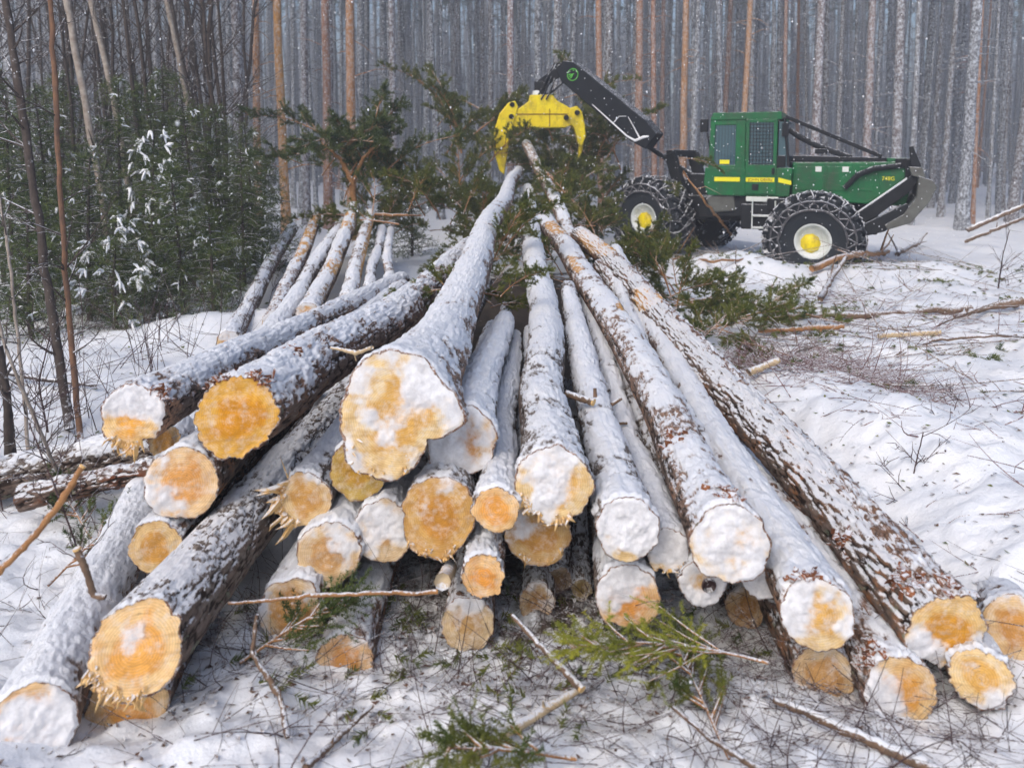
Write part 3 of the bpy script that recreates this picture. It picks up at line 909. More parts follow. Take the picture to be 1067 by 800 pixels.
# ------------------------------------------------------------------ needles, branches, bushes
def needle_arrays(sh, K, nl, w, spread=0.9, seed=0):
    """sh (n,7): base xyz, dir xyz (unit), length"""
    r = np.random.default_rng(seed)
    n_ = len(sh)
    b = np.repeat(sh[:, :3], K, 0)
    d = np.repeat(sh[:, 3:6], K, 0)
    L = np.repeat(sh[:, 6], K)
    t = r.uniform(0.05, 1, len(b))
    rnd = r.normal(0, 1, (len(b), 3))
    per = np.cross(d, rnd)
    per /= np.linalg.norm(per, axis=1)[:, None] + 1e-9
    nd_ = d * r.uniform(.4, 1.0, (len(b), 1)) + per * spread
    nd_ /= np.linalg.norm(nd_, axis=1)[:, None]
    side = np.cross(nd_, r.normal(0, 1, (len(b), 3)))
    side /= np.linalg.norm(side, axis=1)[:, None] + 1e-9
    p0 = b + d * (L * t)[:, None]
    ll = nl * r.uniform(.6, 1.1, (len(b), 1))
    v = np.stack([p0 - side * w / 2, p0 + side * w / 2, p0 + nd_ * ll], 1).reshape(-1, 3)
    return v, np.arange(len(v)).reshape(-1, 3)


def unit(v):
    v = np.asarray(v, float)
    return v / (np.linalg.norm(v) + 1e-9)


def branch_meshes(seed, L=1.6, nside=16, kind='pine'):
    """a cut branch along +X, curving; returns (wood mesh, needle mesh)"""
    r = np.random.default_rng(seed)
    mb = MB()
    t = np.linspace(0, 1, 9)
    c1, c2 = r.uniform(-.25, .25, 2)
    main = np.stack([L * t, c1 * t ** 2 * L, c2 * t ** 2 * L + .12 * L * np.sin(t * 2.5)], 1)
    mb.tube(main, 0.013 * (1 - .75 * t) * (L / 1.6 + .3), 6)
    sh = []
    for k in range(nside):
        tt = .2 + .8 * (k + r.uniform(0, 1)) / nside
        p = np.array([np.interp(tt, t, main[:, i]) for i in range(3)])
        sl = L * .42 * (1.15 - tt) * r.uniform(.6, 1.2)
        d = unit([.9, r.choice([-1, 1]) * r.uniform(.5, 1.2), r.uniform(-.4, .7)])
        mb.tube([p, p + d * sl * .5, p + d * sl + [0, 0, .06 * sl]], [.008, .006, .003], 4, False)
        m_ = max(5, int(sl / .042))
        for q in range(m_):
            pp = p + d * sl * (.3 + .75 * q / m_)
            dd = unit(d + r.normal(0, .55, 3) + [0, 0, .15])
            sh.append([*pp, *dd, r.uniform(.08, .17)])
    for q in range(6):
        sh.append([*main[-1 - q % 2], *unit([1, r.normal(0, .5), r.normal(0, .5)]), .15])
    sh = np.array(sh)
    if kind == 'pine':
        v, f = needle_arrays(sh, 44, .062, .0095, .75, seed)
    else:
        v, f = needle_arrays(sh, 80, .022, .0045, 1.0, seed)
    w = mesh_np("stem", np.concatenate(mb.v), [np.concatenate(a) for a in mb.q.values()], M['stick_orange'], True)
    nm = {'pine': M['needle'], 'spruce': M['needle_fresh']}[kind]
    return w, mesh_np("needles", v, f, nm, False)


BR = [branch_meshes(s, L=1.1 + .25 * (s % 4), nside=14 + 2 * (s % 3)) for s in range(7)]


def place_branch(p, rot, sc, label, group, k, name="pine_branch", cat="branch", dark=False):
    w, nn_ = BR[k % len(BR)]
    o = link(name, w, None, p)
    o.rotation_euler = rot
    o.scale = (sc,) * 3
    c = link("needles", nn_, o)
    if dark:
        c.material_slots[0].link = 'OBJECT'
        c.material_slots[0].material = M['needle_dark']
    tag(o, label, cat, group)
    return o


r_ = random.Random(5)
# tangle of cut tops round the grapple and down the right side of the logs: (px, py, depth, n, spread px, spread py, scale)
TANGLE = [(495, 178, 19.4, 18, 38, 50, 1.1, "left of the grapple's yellow jaw"), (560, 162, 22.2, 16, 38, 24, 1.0, "seen through the opening of the yellow grapple"),
          (612, 178, 20.0, 30, 36, 40, 1.1, "under the boom, right of the grapple"), (606, 240, 14.2, 30, 26, 26, .72, "piled before the rear wheel"),
          (590, 95, 20.5, 3, 40, 18, .9, "sticking up behind the boom's tip"), (515, 225, 15.5, 7, 22, 20, .8, "beside the big log's upper end"),
          (450, 224, 14.6, 20, 48, 17, .95, "in the low heap left of the big log"), (668, 282, 11.3, 14, 34, 16, .60, "draped over the rough-barked log's far end"),
          (405, 232, 13.6, 8, 22, 14, .8, "at the right end of the far pile"),
          (512, 315, 7.2, 7, 14, 14, .5, "in the dark gap between the flared and the slanted-butt logs"), (515, 262, 9.6, 6, 12, 14, .55, "low between the far ends of the middle logs"),
          (590, 285, 8.4, 5, 8, 18, .45, "in the narrow gap left of the thick long log"),
          (520, 262, 12.6, 16, 26, 16, .6, "packed low between the middle logs' far ends"),
          (712, 312, 10.2, 9, 22, 12, .6, "on the snow between the rough log and the slash"), (748, 352, 8.9, 6, 20, 10, .5, "by the reddish twigs right of the rough log"),
          (480, 110, 20.5, 5, 30, 30, 1.0, "reaching up left above the grapple's shoulder"), (595, 200, 17.0, 6, 20, 22, .8, "between the held log and the long thick log's end")]
kk = 0
for (cx, cy, d, nb, sx, sy, sc, where) in TANGLE:
    for k in range(nb):
        px = cx + r_.uniform(-sx, sx); py = cy + r_.uniform(-sy, sy)
        p = at(px, py, d + r_.uniform(-1.2, 1.2))
        if p.z < gz(p.x, p.y) + .1: p.z = gz(p.x, p.y) + .1
        place_branch(p, (r_.uniform(-.6, .6), r_.uniform(-1.0, .3), r_.uniform(0, 6.28)), sc * r_.uniform(.7, 1.15),
                     "green pine branch " + where + ("" if nb < 7 else (", upper " if py < cy else ", lower ") + ("left" if px < cx else "right")), "pine branches tangled round the grapple", kk)
        kk += 1
# branches on the snow at the right side of the pile
for (px, py, d, sc, rz, lab) in [
        (735, 330, 9.3, .9, .3, "pine branch on the snow nearest to the logs' right side"), (775, 350, 8.9, .75, 2.8, "green pine sprig beside the snowed log's end, on reddish twigs"),
        (822, 380, 8.0, .55, 3.3, "flattened brown green pine spray below the fallen poles"), (748, 300, 10.4, .8, 1.2, "pine branch on a snow hump below the machine"),
        (800, 362, 8.4, .6, 4.0, "small pine sprig between the fallen poles and the logs"), (790, 305, 10.3, .6, .2, "dark pine sprig below the front wheel"),
        (700, 300, 10.6, .9, -.5, "drooping pine branch over the end of the rough-barked log"), (720, 285, 11.0, .85, 2.4, "bushy pine branch on the snow below the rear wheel")]:
    p = at(px, py, d)
    p.z = gz(p.x, p.y) + .08
    place_branch(p, (r_.uniform(-.3, .3), r_.uniform(-.3, .1), rz), sc, lab, "pine branches lying on the right side snow", kk)
    kk += 1
# dark pine top behind the far pile
for k in range(16):
    a = k / 16 * 6.28
    p = at(355 + r_.uniform(-38, 45), 190 + r_.uniform(-38, 30), 14.2 + r_.uniform(-.6, .9))
    place_branch(p, (r_.uniform(-.4, .4), r_.uniform(-.9, .2), r_.uniform(0, 6.28)), r_.uniform(.8, 1.15),
                 "dark green pine branch in the " + ("left" if p.x / p.y < (355 - 533.5) / FPX else "right") + (" upper" if p.z > 1.75 else " lower") + " part of the clump behind the far pile", "dark branches behind the far pile", kk, dark=True)
    kk += 1
# hanging little sprig left of the cab on a bent whip
for (px, py) in ((708, 165), (700, 190)):
    place_branch(at(px, py, 14.5), (0, .3, 2.0 + px), .5, "drooping pine twig tip hanging in the air left of the green cab" if px > 704 else "drooping pine twig over the rear tyre's hidden half", "hanging twig tips", kk)
    kk += 1


def stick(label, pts, rads, mat, name="stick", cat="stick", group=None, side=0, seed=0, tip=None, snow=False):
    P = [np.array(p) for p in pts]
    # resample + wobble
    r = np.random.default_rng(seed)
    n_ = 26
    acc = np.concatenate([[0], np.cumsum([np.linalg.norm(P[i + 1] - P[i]) for i in range(len(P) - 1)])])
    t = np.linspace(0, acc[-1], n_)
    Q = np.stack([np.interp(t, acc, [p[i] for p in P]) for i in range(3)], 1)
    Q[1:-1] += r.normal(0, acc[-1] * .004, (n_ - 2, 3))
    rr = np.interp(t, acc, rads) * (1 + .12 * r.normal(0, 1, n_).clip(-1, 1))
    o0 = Q[0].copy()
    mb = MB().tube(Q - o0, rr, 8)
    for k in range(side):
        i = r.integers(2, n_ - 2)
        d = unit(unit(Q[-1] - Q[0]) * .6 + r.normal(0, .6, 3) + [0, 0, .3])
        ln = r.uniform(.08, .3) * acc[-1] * .6
        mb.tube([Q[i] - o0, Q[i] - o0 + d * ln * .5, Q[i] - o0 + d * ln + r.normal(0, ln * .08, 3)], [rr[i] * .5, rr[i] * .35, rr[i] * .15], 5)
    ob = mb.build(name, M[mat], None, tuple(o0), smooth=True)
    tag(ob, label, cat, group)
    if tip:
        mb = MB().tube([Q[-1] - o0 - unit(Q[-1] - Q[-2]) * .004, Q[-1] - o0 + unit(Q[-1] - Q[-2]) * .006], rr[-1] * 1.02, 8)
        mb.build("cut_tip", M['splinter'], ob)
    if snow:
        up = Q[2:-2] - o0 + np.array([0, 0, 1]) * (rr[2:-2] * .55)[:, None]
        MB().tube(up, rr[2:-2] * .75, 7).build("snow_cover", M['logsnow'], ob, smooth=True)
    return ob


def gat(px, py, dz=0.02):
    """point on the ground seen at a pixel (iterated)"""
    d = 5.0
    for _ in range(30):
        p = at(px, py, d)
        g = gz(p.x, p.y) + dz
        # depth at which the ray reaches g
        q = at(px, py, 1.0)
        if abs(q.z - H) < 1e-4: break
        d2 = (g - H) / (q.z - H)
        d = .5 * d + .5 * max(1.5, min(60, d2))
    return at(px, py, d)


SG = "cut sticks lying in front of the pile"
stick("pale peeled pole lying diagonally on the foreground snow", [gat(470, 800, .03), gat(540, 755, .05), gat(606, 716, .07)], [.022, .02, .015], 'stick_pale', group=SG, seed=1, side=2)
stick("brown broken stick with pale tip touching the peeled pole", [at(533, 640, 3.3), at(572, 682, 3.15), at(606, 717, 3.02)], [.010, .013, .018], 'stick', group=SG, seed=2, tip=True)
stick("long thin horizontal twig crossing the lower butts left of the middle", [at(238, 628, 3.2), at(340, 620, 3.3), at(456, 616, 3.4)], [.006, .009, .010], 'stick_orange', group=SG, seed=3)
stick("crooked brown stick rising from the snow under the veiled butt", [gat(300, 768), at(292, 725, 3.0), at(262, 680, 3.05), at(268, 640, 3.1)], [.012, .012, .010, .007], 'stick', group=SG, seed=4, side=3)
stick("brown stick in the snow at the bottom edge left of the peeled pole", [gat(318, 800), gat(350, 770), gat(388, 735, .05)], [.014, .013, .009], 'stick', group=SG, seed=5, side=3)
stick("orange brown bent stick leaning at the left edge", [at(-6, 600, 3.0), at(35, 560, 3.05), at(62, 525, 3.1), at(86, 486, 3.15)], [.013, .013, .014, .013], 'stick_orange', seed=6, tip=True, group="sticks standing at the left edge")
stick("short forked stub with fresh broken tip above the corner log", [at(110, 622, 3.0), at(98, 620, 3.0), at(90, 595, 3.0), at(80, 572, 3.0)], [.012, .013, .013, .014], 'stick', seed=7, tip=True, group="sticks standing at the left edge")
stick("knotty twig ending in a pale stub below the orange topped heap", [at(345, 362, 4.2), at(372, 368, 4.1), at(388, 362, 4.0)], [.007, .013, .009], 'stick_pale', seed=8, side=2)
stick("short thumb-thick stub between two round butts under the middle", [at(461, 606, 3.35), at(470, 590, 3.7)], [.035, .03], 'stick_pale', seed=88)
stick("little stick poking out between the slanted and the white butt logs", [at(590, 410, 4.6), at(618, 419, 4.5)], [.02, .022], 'stick', seed=89, tip=True)
stick("snow-capped thin pole sinking into the snow at lower right", [gat(806, 728, .05), gat(880, 760, .06), gat(985, 806, .06)], [.014, .018, .022], 'stick', seed=9, snow=True, group="poles on the right side snow")
stick("thin stick bridging the twigs under the spruce bough", [gat(700, 735, .1), gat(740, 770, .08), gat(800, 806, .08)], [.008, .010, .012], 'stick', seed=91, group=SG, side=3)
RG = "poles on the right side snow"
stick("thick forked orange branch lying in front of the front wheel", [gat(846, 280, .1), gat(880, 266, .2), gat(925, 262, .12)], [.06, .055, .045], 'stick_orange', group=RG, seed=10, side=3)
stick("leg of bent branch reaching down the snow from the forked one", [gat(855, 312, .08), gat(866, 290, .1), gat(882, 268, .2)], [.04, .035, .03], 'stick', group=RG, seed=11, side=2)
stick("longest fallen pole half under snow, below the forked branch", [gat(810, 330, .05), gat(900, 328, .05), gat(1012, 322, .06)], [.03, .04, .05], 'stick', group=RG, seed=12, side=4)
stick("pole with rusty thick end among the fallen ones at the right edge", [gat(995, 330, .06), gat(1030, 320, .08), gat(1066, 314, .1)], [.03, .04, .06], 'stick', group=RG, seed=13, side=5)
stick("short pale fallen pole lowest of the right side poles", [gat(915, 350, .05), gat(980, 346, .05)], [.03, .035], 'stick_pale', group=RG, seed=14)
stick("thin dark whip on the snow right of the short pale pole", [gat(935, 372, .03), gat(972, 354, .06), gat(1060, 349, .06)], [.008, .014, .012], 'stick', group=RG, seed=15, side=3)
stick("snowed leaning pole high at the right edge", [gat(1008, 240, .2), at(1070, 213, 20.0)], [.06, .05], 'stick', group=RG, seed=16, snow=True)
stick("lower leaning pole with snow on it near the right edge", [gat(1005, 252, .1), at(1070, 226, 18.0)], [.04, .035], 'stick', group=RG, seed=17, snow=True, side=3)
stick("brown twisted root-like branch on the snow right of the blade", [gat(935, 265, .05), gat(958, 252, .15), gat(966, 243, .3)], [.05, .04, .015], 'stick', group=RG, seed=18, side=4)
stick("thin pole lying left of the poles, half covered by pine sprays", [gat(790, 345, .05), gat(880, 340, .05)], [.025, .03], 'stick_orange', group=RG, seed=19, side=2)
stick("pale thick stick end beside the flattened pine spray", [gat(780, 388, .1), gat(812, 375, .1)], [.035, .025], 'stick_pale', group=RG, seed=20)
stick("curved whip of a branch in front of the machine's middle", [gat(762, 245, .3), at(735, 210, 14.2), at(712, 178, 14.4)], [.025, .02, .012], 'stick_orange', seed=21, side=1)
stick("long low twig across the snow in front of the rear wheel", [gat(700, 268, .1), gat(740, 274, .15), gat(790, 268, .1)], [.02, .025, .015], 'stick_orange', seed=22, side=3)
stick("orange crooked top branch standing over the far pile", [at(369, 222, 13.4), at(367, 190, 13.5), at(355, 165, 13.6), at(335, 148, 13.7)], [.06, .05, .04, .02], 'stick_orange', seed=23, side=5)
stick("orange fork of the top branch bending right over the far pile", [at(366, 195, 13.5), at(378, 165, 13.6), at(396, 148, 13.6)], [.04, .03, .015], 'stick_orange', seed=24, side=4)
stick("horizontal stick across the upper ends of the far pile", [at(325, 223, 13.2), at(380, 224, 13.0), at(425, 224, 13.0)], [.02, .03, .02], 'stick_orange', seed=25)
stick("snow-covered fallen stem on the left snow behind the saplings", [gat(-10, 385, .08), gat(40, 395, .08), gat(100, 402, .06)], [.02, .02, .01], 'darksap', seed=27, side=3, snow=True)

# fresh yellow-green spruce bough in front
wm, nmesh = branch_meshes(77, L=.85, nside=30, kind='spruce')
bo = link("spruce_bough", wm, None, at(800, 690, 2.95))
bo.rotation_euler = (.1, .02, R(171))
bo.scale = (.9, .8, .55)
tag(bo, "yellow-green spruce bough lying in front of the lower butts", "branch")
link("needles", nmesh, bo)
wm2, nm2 = branch_meshes(78, L=.5, nside=14, kind='spruce')
for (px, py, d, rz, lab) in [(760, 790, 2.75, 1.9, "hanging brown green spruce sprig at the bottom right of the bough"), (600, 790, 2.7, 3.6, "spruce sprig by the peeled pole's lower end"),
                             (50, 610, 3.3, 1.2, "dark spruce sprig in the snow hollow at the left edge"), (250, 690, 3.2, .5, "small spruce sprig beneath the closest log"),
                             (95, 560, 3.6, 2.5, "tiny spruce sprig on the snow beside the corner log")]:
    b2 = link("spruce_bough", wm2, None, gat(px, py, .03))
    b2.rotation_euler = (.1, -.1, rz)
    tag(b2, lab, "branch", "small spruce sprigs on the snow")
    c = link("needles", nm2, b2)
    c.material_slots[0].link = 'OBJECT'
    c.material_slots[0].material = M['needle_dark'] if px < 400 else M['needle']


# ------------------------------------------------------------------ twig litter (stuff)
def twigs(name, mat, regions, label, lmin=.12, lmax=.5, r0=.0016, seed=0, rise=.35):
    r = np.random.default_rng(seed)
    mb = MB()
    for (x0, x1, y0, y1, n_, up) in regions:
        xs_ = r.uniform(x0, x1, n_); ys_ = r.uniform(y0, y1, n_)
        zs_ = ground_z(xs_, ys_)
        for x, y, z in zip(xs_, ys_, zs_):
            L = r.uniform(lmin, lmax)
            d = unit([r.normal(0, 1), r.normal(0, .6), abs(r.normal(0, rise)) * up])
            c = r.normal(0, .35, 3); c[2] = abs(c[2]) * .3
            t = np.linspace(0, 1, 6)[:, None]
            P = np.array([x, y, z - .01]) + d * L * t + c * L * t ** 2
            P[:, 2] = np.maximum(P[:, 2], ground_z(P[:, 0], P[:, 1]) + .002)
            P[0, 2] -= .02
            rr = r0 * r.uniform(.7, 1.7) * (1.2 - t[:, 0] * .8)
            mb.tube(P, rr, 4, False)
            for q in range(r.integers(1, 4)):
                i = r.integers(1, 5)
                d2 = unit(d + r.normal(0, .7, 3) + [0, 0, .15])
                l2 = L * r.uniform(.2, .5)
                mb.tube([P[i], P[i] + d2 * l2 * .5, P[i] + d2 * l2 + r.normal(0, .02, 3)], [rr[i] * .7, rr[i] * .5, rr[i] * .3], 3, False)
    o = mb.build(name, M[mat])
    tag(o, label, "twigs", kind='stuff')


twigs("foreground_twigs", 'twig', [(-1.7, 1.9, 2.55, 3.35, 210, .9), (-.3, 1.9, 2.5, 3.2, 150, .6), (.5, 2.0, 2.6, 3.3, 80, .5), (-2.6, -1.2, 3.0, 4.4, 90, 1.6), (1.3, 2.6, 2.7, 3.4, 90, .6), (-1.3, 1.5, 3.2, 4.1, 520, 1.1)],
      "tangle of thin dark birch twigs on the snow before the butts", lmin=.15, lmax=.55, seed=1)
twigs("red_twigs", 'redtwig', [(1.9, 3.5, 6.4, 8.4, 380, .5), (2.6, 5.5, 8.0, 12, 200, .6), (1.9, 4.2, 3.2, 7, 90, .9), (3, 9, 9, 16, 130, .8)],
      "reddish brown twigs strewn over the right side snow", lmin=.15, lmax=.7, r0=.003, seed=2)
twigs("sapling_twigs", 'twig', [(-4.6, -2.6, 4.2, 8.0, 120, 2.5), (-6, -3, 8, 11, 120, 2.0)],
      "thin bare undergrowth twigs on the left snow", lmin=.3, lmax=1.0, r0=.0028, seed=3, rise=.9)


def chips(name, n_, seed, regions, mat='chips', sz=(.006, .022), label="", cat="debris"):
    r = np.random.default_rng(seed)
    V, F = [], []
    for (x0, x1, y0, y1, m_, s) in regions:
        x = r.uniform(x0, x1, m_); y = r.uniform(y0, y1, m_)
        z = ground_z(x, y) + .004
        a = r.uniform(0, 6.28, m_)
        l = r.uniform(*sz, m_) * s; w = l * r.uniform(.2, .6, m_)
        for k, (da, dl) in enumerate(((0, 1), (1.57, .4), (3.14, 1), (4.71, .4))):
            ll = np.where(k % 2 == 0, l, w)
            V.append(np.stack([x + np.cos(a + da) * ll, y + np.sin(a + da) * ll, z + r.uniform(-.2, 1, m_) * l * .5], 1))
        b = sum(len(q) for q in V[:-4])
        idx = np.arange(m_)
        F.append(np.stack([b + idx, b + m_ + idx, b + 2 * m_ + idx, b + 3 * m_ + idx], 1))
    o = link(name, mesh_np(name, np.concatenate(V), np.concatenate(F), M[mat], False))
    tag(o, label, cat, kind='stuff')


twigs("slash_sticks", 'stick', [(2.6, 9.5, 7.5, 15, 70, .35), (2.2, 5, 6.5, 10, 40, .3)], "broken slash sticks poking out of the snow right of the heap", lmin=.35, lmax=1.5, r0=.007, seed=12)
twigs("red_twigs_dense", 'redtwig', [(1.9, 3.6, 6.0, 7.6, 260, .35)], "dense reddish twigs beside the rough-barked log", lmin=.15, lmax=.5, r0=.0025, seed=13)
rt = np.random.default_rng(44)
xt = rt.uniform(2, 10, 170); yt = rt.uniform(5.5, 15.5, 170)
zt = ground_z(xt, yt)
shs = []
xt = np.concatenate([xt, rt.uniform(-1.3, 1.5, 26)]); yt = np.concatenate([yt, rt.uniform(3.0, 4.0, 26)]); zt = ground_z(xt, yt)
for x, y, z in zip(xt, yt, zt):
    q = rt.uniform(.05, .2)
    for k in range(rt.integers(3, 9)):
        shs.append([x + rt.normal(0, q), y + rt.normal(0, q), z + rt.uniform(0.01, .04), *unit(rt.normal(0, 1, 3) * [1, 1, .22]), rt.uniform(.06, .14)])
v, f = needle_arrays(np.array(shs), 34, .05, .008, .8, 9)
tag(link("green_tufts", mesh_np("green_tufts", v, f, M['needle'], False)), "small green needle tufts dropped on the snow and under the heap", "needles", kind='stuff')
chips("bark_chips", 0, 5, [(-1.4, 1.6, 3.0, 4.2, 1500, 1.3), (-2, 3, 2.4, 3.8, 1400, 1), (2, 4.5, 3, 7, 700, 1.2), (1.8, 9, 6, 16, 1500, 2.2), (-5, -2, 3, 9, 500, 1.4)], label="bark flakes and needle crumbs scattered over the snow")
chips("green_crumbs", 0, 6, [(2, 9, 6, 16, 700, 2.4), (2, 5, 3, 7, 200, 1.2), (-6, -2.5, 5, 11, 150, 2)], mat='needle', label="broken green needle tufts scattered over the snow")

# ------------------------------------------------------------------ bushy young spruces, left
def bush_mesh(seed, h=3.0, nb=95, rad=1.0):
    r = np.random.default_rng(seed)
    mb = MB()
    tz = np.linspace(0, 1, 8)
    lean = r.normal(0, .06, 2)
    mb.tube(np.stack([lean[0] * h * tz ** 2, lean[1] * h * tz ** 2, h * tz], 1), .035 * (1 - .9 * tz) + .004, 7)
    sh, tips = [], []
    for k in range(nb):
        z = h * (.04 + .94 * (k + r.uniform(0, 1)) / nb)
        L = rad * (1 - z / h) ** .75 * r.uniform(.55, 1.15) + .12
        a = r.uniform(0, 6.283)
        d = np.array([math.cos(a), math.sin(a), r.uniform(-.05, .5)])
        t = np.linspace(0, 1, 6)[:, None]
        P = np.array([lean[0] * h * (z / h) ** 2, lean[1] * h * (z / h) ** 2, z]) + d * L * t + np.array([0, 0, -.28 * L]) * t ** 2
        mb.tube(P, .009 * (1.1 - t[:, 0]), 4, False)
        tips.append(P[-2:])
        m_ = int(7 + L * 16)
        for q in range(m_):
            tt = (q + .5) / m_
            p = np.array([np.interp(tt, t[:, 0], P[:, i]) for i in range(3)])
            sd = unit(unit(P[-1] - P[0]) * .7 + r.normal(0, .6, 3) + [0, 0, .1])
            sh.append([*p, *sd, r.uniform(.10, .22)])
    v, f = needle_arrays(np.array(sh), 20, .038, .0085, .8, seed)
    stem = mesh_np("trunk", np.concatenate(mb.v), [np.concatenate(a) for a in mb.q.values()], M['darksap'], True)
    nee = mesh_np("foliage", v, f, M['needle_dark'], False)
    # drooping snow claws on some of the branches
    sb = MB()
    for T in tips:
        if r.uniform() < .8:
            p, q = T[0], T[1]
            for c in range(r.integers(2, 7)):
                d = unit(unit(q - p) + r.normal(0, .8, 3) + [0, 0, -.5])
                l = r.uniform(.05, .19)
                sb.tube([p + [0, 0, .02], p + d * l * .5 + [0, 0, .03], p + d * l], [.014, .02, .008], 6)
    sn = mesh_np("snow_load", np.concatenate(sb.v), [np.concatenate(a) for a in sb.q.values()], M['logsnow'], True)
    s2 = MB()
    for T in tips:
        if r.uniform() < .3:
            p, q = T[0], T[1]
            for c in range(r.integers(1, 4)):
                d = unit(unit(q - p) + r.normal(0, .8, 3) + [0, 0, -.3])
                l = r.uniform(.03, .11)
                s2.tube([p + [0, 0, .02], p + d * l * .5 + [0, 0, .02], p + d * l], [.009, .013, .005], 5)
    s2 = mesh_np("snow_dabs", np.concatenate(s2.v), [np.concatenate(a) for a in s2.q.values()], M['logsnow'], True)
    return stem, nee, sn, s2


BU = [bush_mesh(50, 3.0, 110, 1.0), bush_mesh(51, 2.4, 90, .9), bush_mesh(52, 3.4, 120, 1.0), bush_mesh(53, 1.6, 70, .8)]
BUSHES = [  # px, depth, variant, scale, snow, label
 (14, 10.6, 0, 1.0, 0, "dark young spruce cropped by the left edge behind the saplings"),
 (55, 11.4, 2, .95, 0, "dark spruce behind the pair of leaning saplings"),
 (92, 10.4, 1, .95, 0, "short green spruce right of the leaning saplings"),
 (128, 11.6, 2, 1.0, 0, "tall spruce beside the pale birch trunk"),
 (160, 10.6, 0, .85, 1, "spruce carrying drooping white snow clumps"),
 (178, 12.4, 2, 1.05, 0, "tall dark spruce behind the snow-laden one"),
 (205, 11.6, 0, .98, 0, "broad green spruce left of the far pile"),
 (232, 12.2, 2, .85, 0, "narrow green spruce between the broad one and the far pile"),
 (255, 11.4, 1, .85, 0, "low spruce touching the far pile's left end"),
 (275, 13.4, 1, .8, 0, "low spruce standing behind the far pile's left logs"),
 (266, 12.0, 0, .78, 0, "upright spruce just left of the far pile's upper ends"),
 (190, 10.0, 1, .85, 0, "low broad spruce in the front row, right of the snow-laden one"),
 (118, 9.6, 3, .9, 1, "knee-high snow-dusted spruce at the front of the thicket"),
 (30, 9.3, 3, 1.0, 0, "low dark spruce at the left edge, in front of the thicket"),
 (70, 13.6, 2, 1.05, 0, "spruce at the back of the thicket behind the birches"),
 (5, 13.0, 2, 1.1, 0, "tall spruce in the thicket's back row at the far left"),
 (150, 13.8, 0, 1.2, 0, "spruce in the thicket's back row, centre"),
 (222, 9.9, 3, .8, 0, "small round spruce before the low one, by the open snow"),
]
GB = "young spruces of the left thicket"
for i, (px, d, k, sc, sn, lab) in enumerate(BUSHES):
    p = at(px, 300, d)
    st, ne, so, sd_ = BU[k]
    o = empty("young_spruce", (p.x, p.y, gz(p.x, p.y) - .05), i * 1.7)
    o.scale = (sc,) * 3
    tag(o, lab, "spruce", GB)
    link("trunk", st, o); link("foliage", ne, o)
    if sn: link("snow_load", so, o)['kind'] = 'stuff'
    else: link("snow_dabs", sd_, o)['kind'] = 'stuff'
BUX = [(430, 17.5, 3, .9, "small spruce behind the cut tops left of the grapple"), (395, 16.5, 3, .8, "small spruce right of the dark clump behind the far pile")]
for i, (px, d, k, sc, lab) in enumerate(BUX):
    p = at(px, 300, d)
    st, ne, so, sd_ = BU[k]
    o = empty("young_spruce", (p.x, p.y, gz(p.x, p.y) - .05), i * 1.7)
    o.scale = (sc,) * 3
    tag(o, lab, "spruce", "small spruces behind the logs")
    link("trunk", st, o); link("foliage", ne, o)


# ------------------------------------------------------------------ saplings
def sapling(label, pts, r0, r1, mat, nbr=14, seed=0, group="bare saplings at the left", bl=.5, name="bare_sapling"):
    r = np.random.default_rng(seed)
    P = np.array([tuple(p) for p in pts])
    acc = np.concatenate([[0], np.cumsum(np.linalg.norm(np.diff(P, axis=0), axis=1))])
    t = np.linspace(0, acc[-1], 30)
    Q = np.stack([np.interp(t, acc, P[:, i]) for i in range(3)], 1)
    k = np.array([.25, .5, .25])
    for _ in range(4):
        Q[1:-1] = k[0] * Q[:-2] + k[1] * Q[1:-1] + k[2] * Q[2:]
    Q[1:-1] += r.normal(0, .0011 * acc[-1], (28, 3)) * [1, 1, .2]
    o0 = Q[0].copy()
    rr = r0 + (r1 - r0) * t / acc[-1]
    root = MB().tube(Q - o0, rr * (1 + .06 * r.normal(0, 1, 30)), 9).build(name, M[mat], None, tuple(o0), smooth=True)
    tag(root, label, "sapling", group)
    mb = MB()
    for q in range(nbr):
        i = r.integers(4, 29)
        a = r.uniform(0, 6.28)
        d = unit([math.cos(a), math.sin(a), r.uniform(.3, 1.3)])
        L = bl * r.uniform(.5, 1.3)
        tt = np.linspace(0, 1, 6)[:, None]
        B_ = Q[i] - o0 + d * L * tt + r.normal(0, .15, 3) * L * tt ** 2
        mb.tube(B_, rr[i] * .3 * (1.1 - tt[:, 0]) + .0015, 5, False)
        for w in range(4):
            j = r.integers(1, 6)
            d2 = unit(d + r.normal(0, .6, 3))
            mb.tube([B_[j], B_[j] + d2 * L * .2, B_[j] + d2 * L * .4 + r.normal(0, .02, 3)], [rr[i] * .12 + .0015, .0022, .0012], 4, False)
    mb.build("branches", M['darksap' if mat != 'twig' else 'twig'], root)
    return root


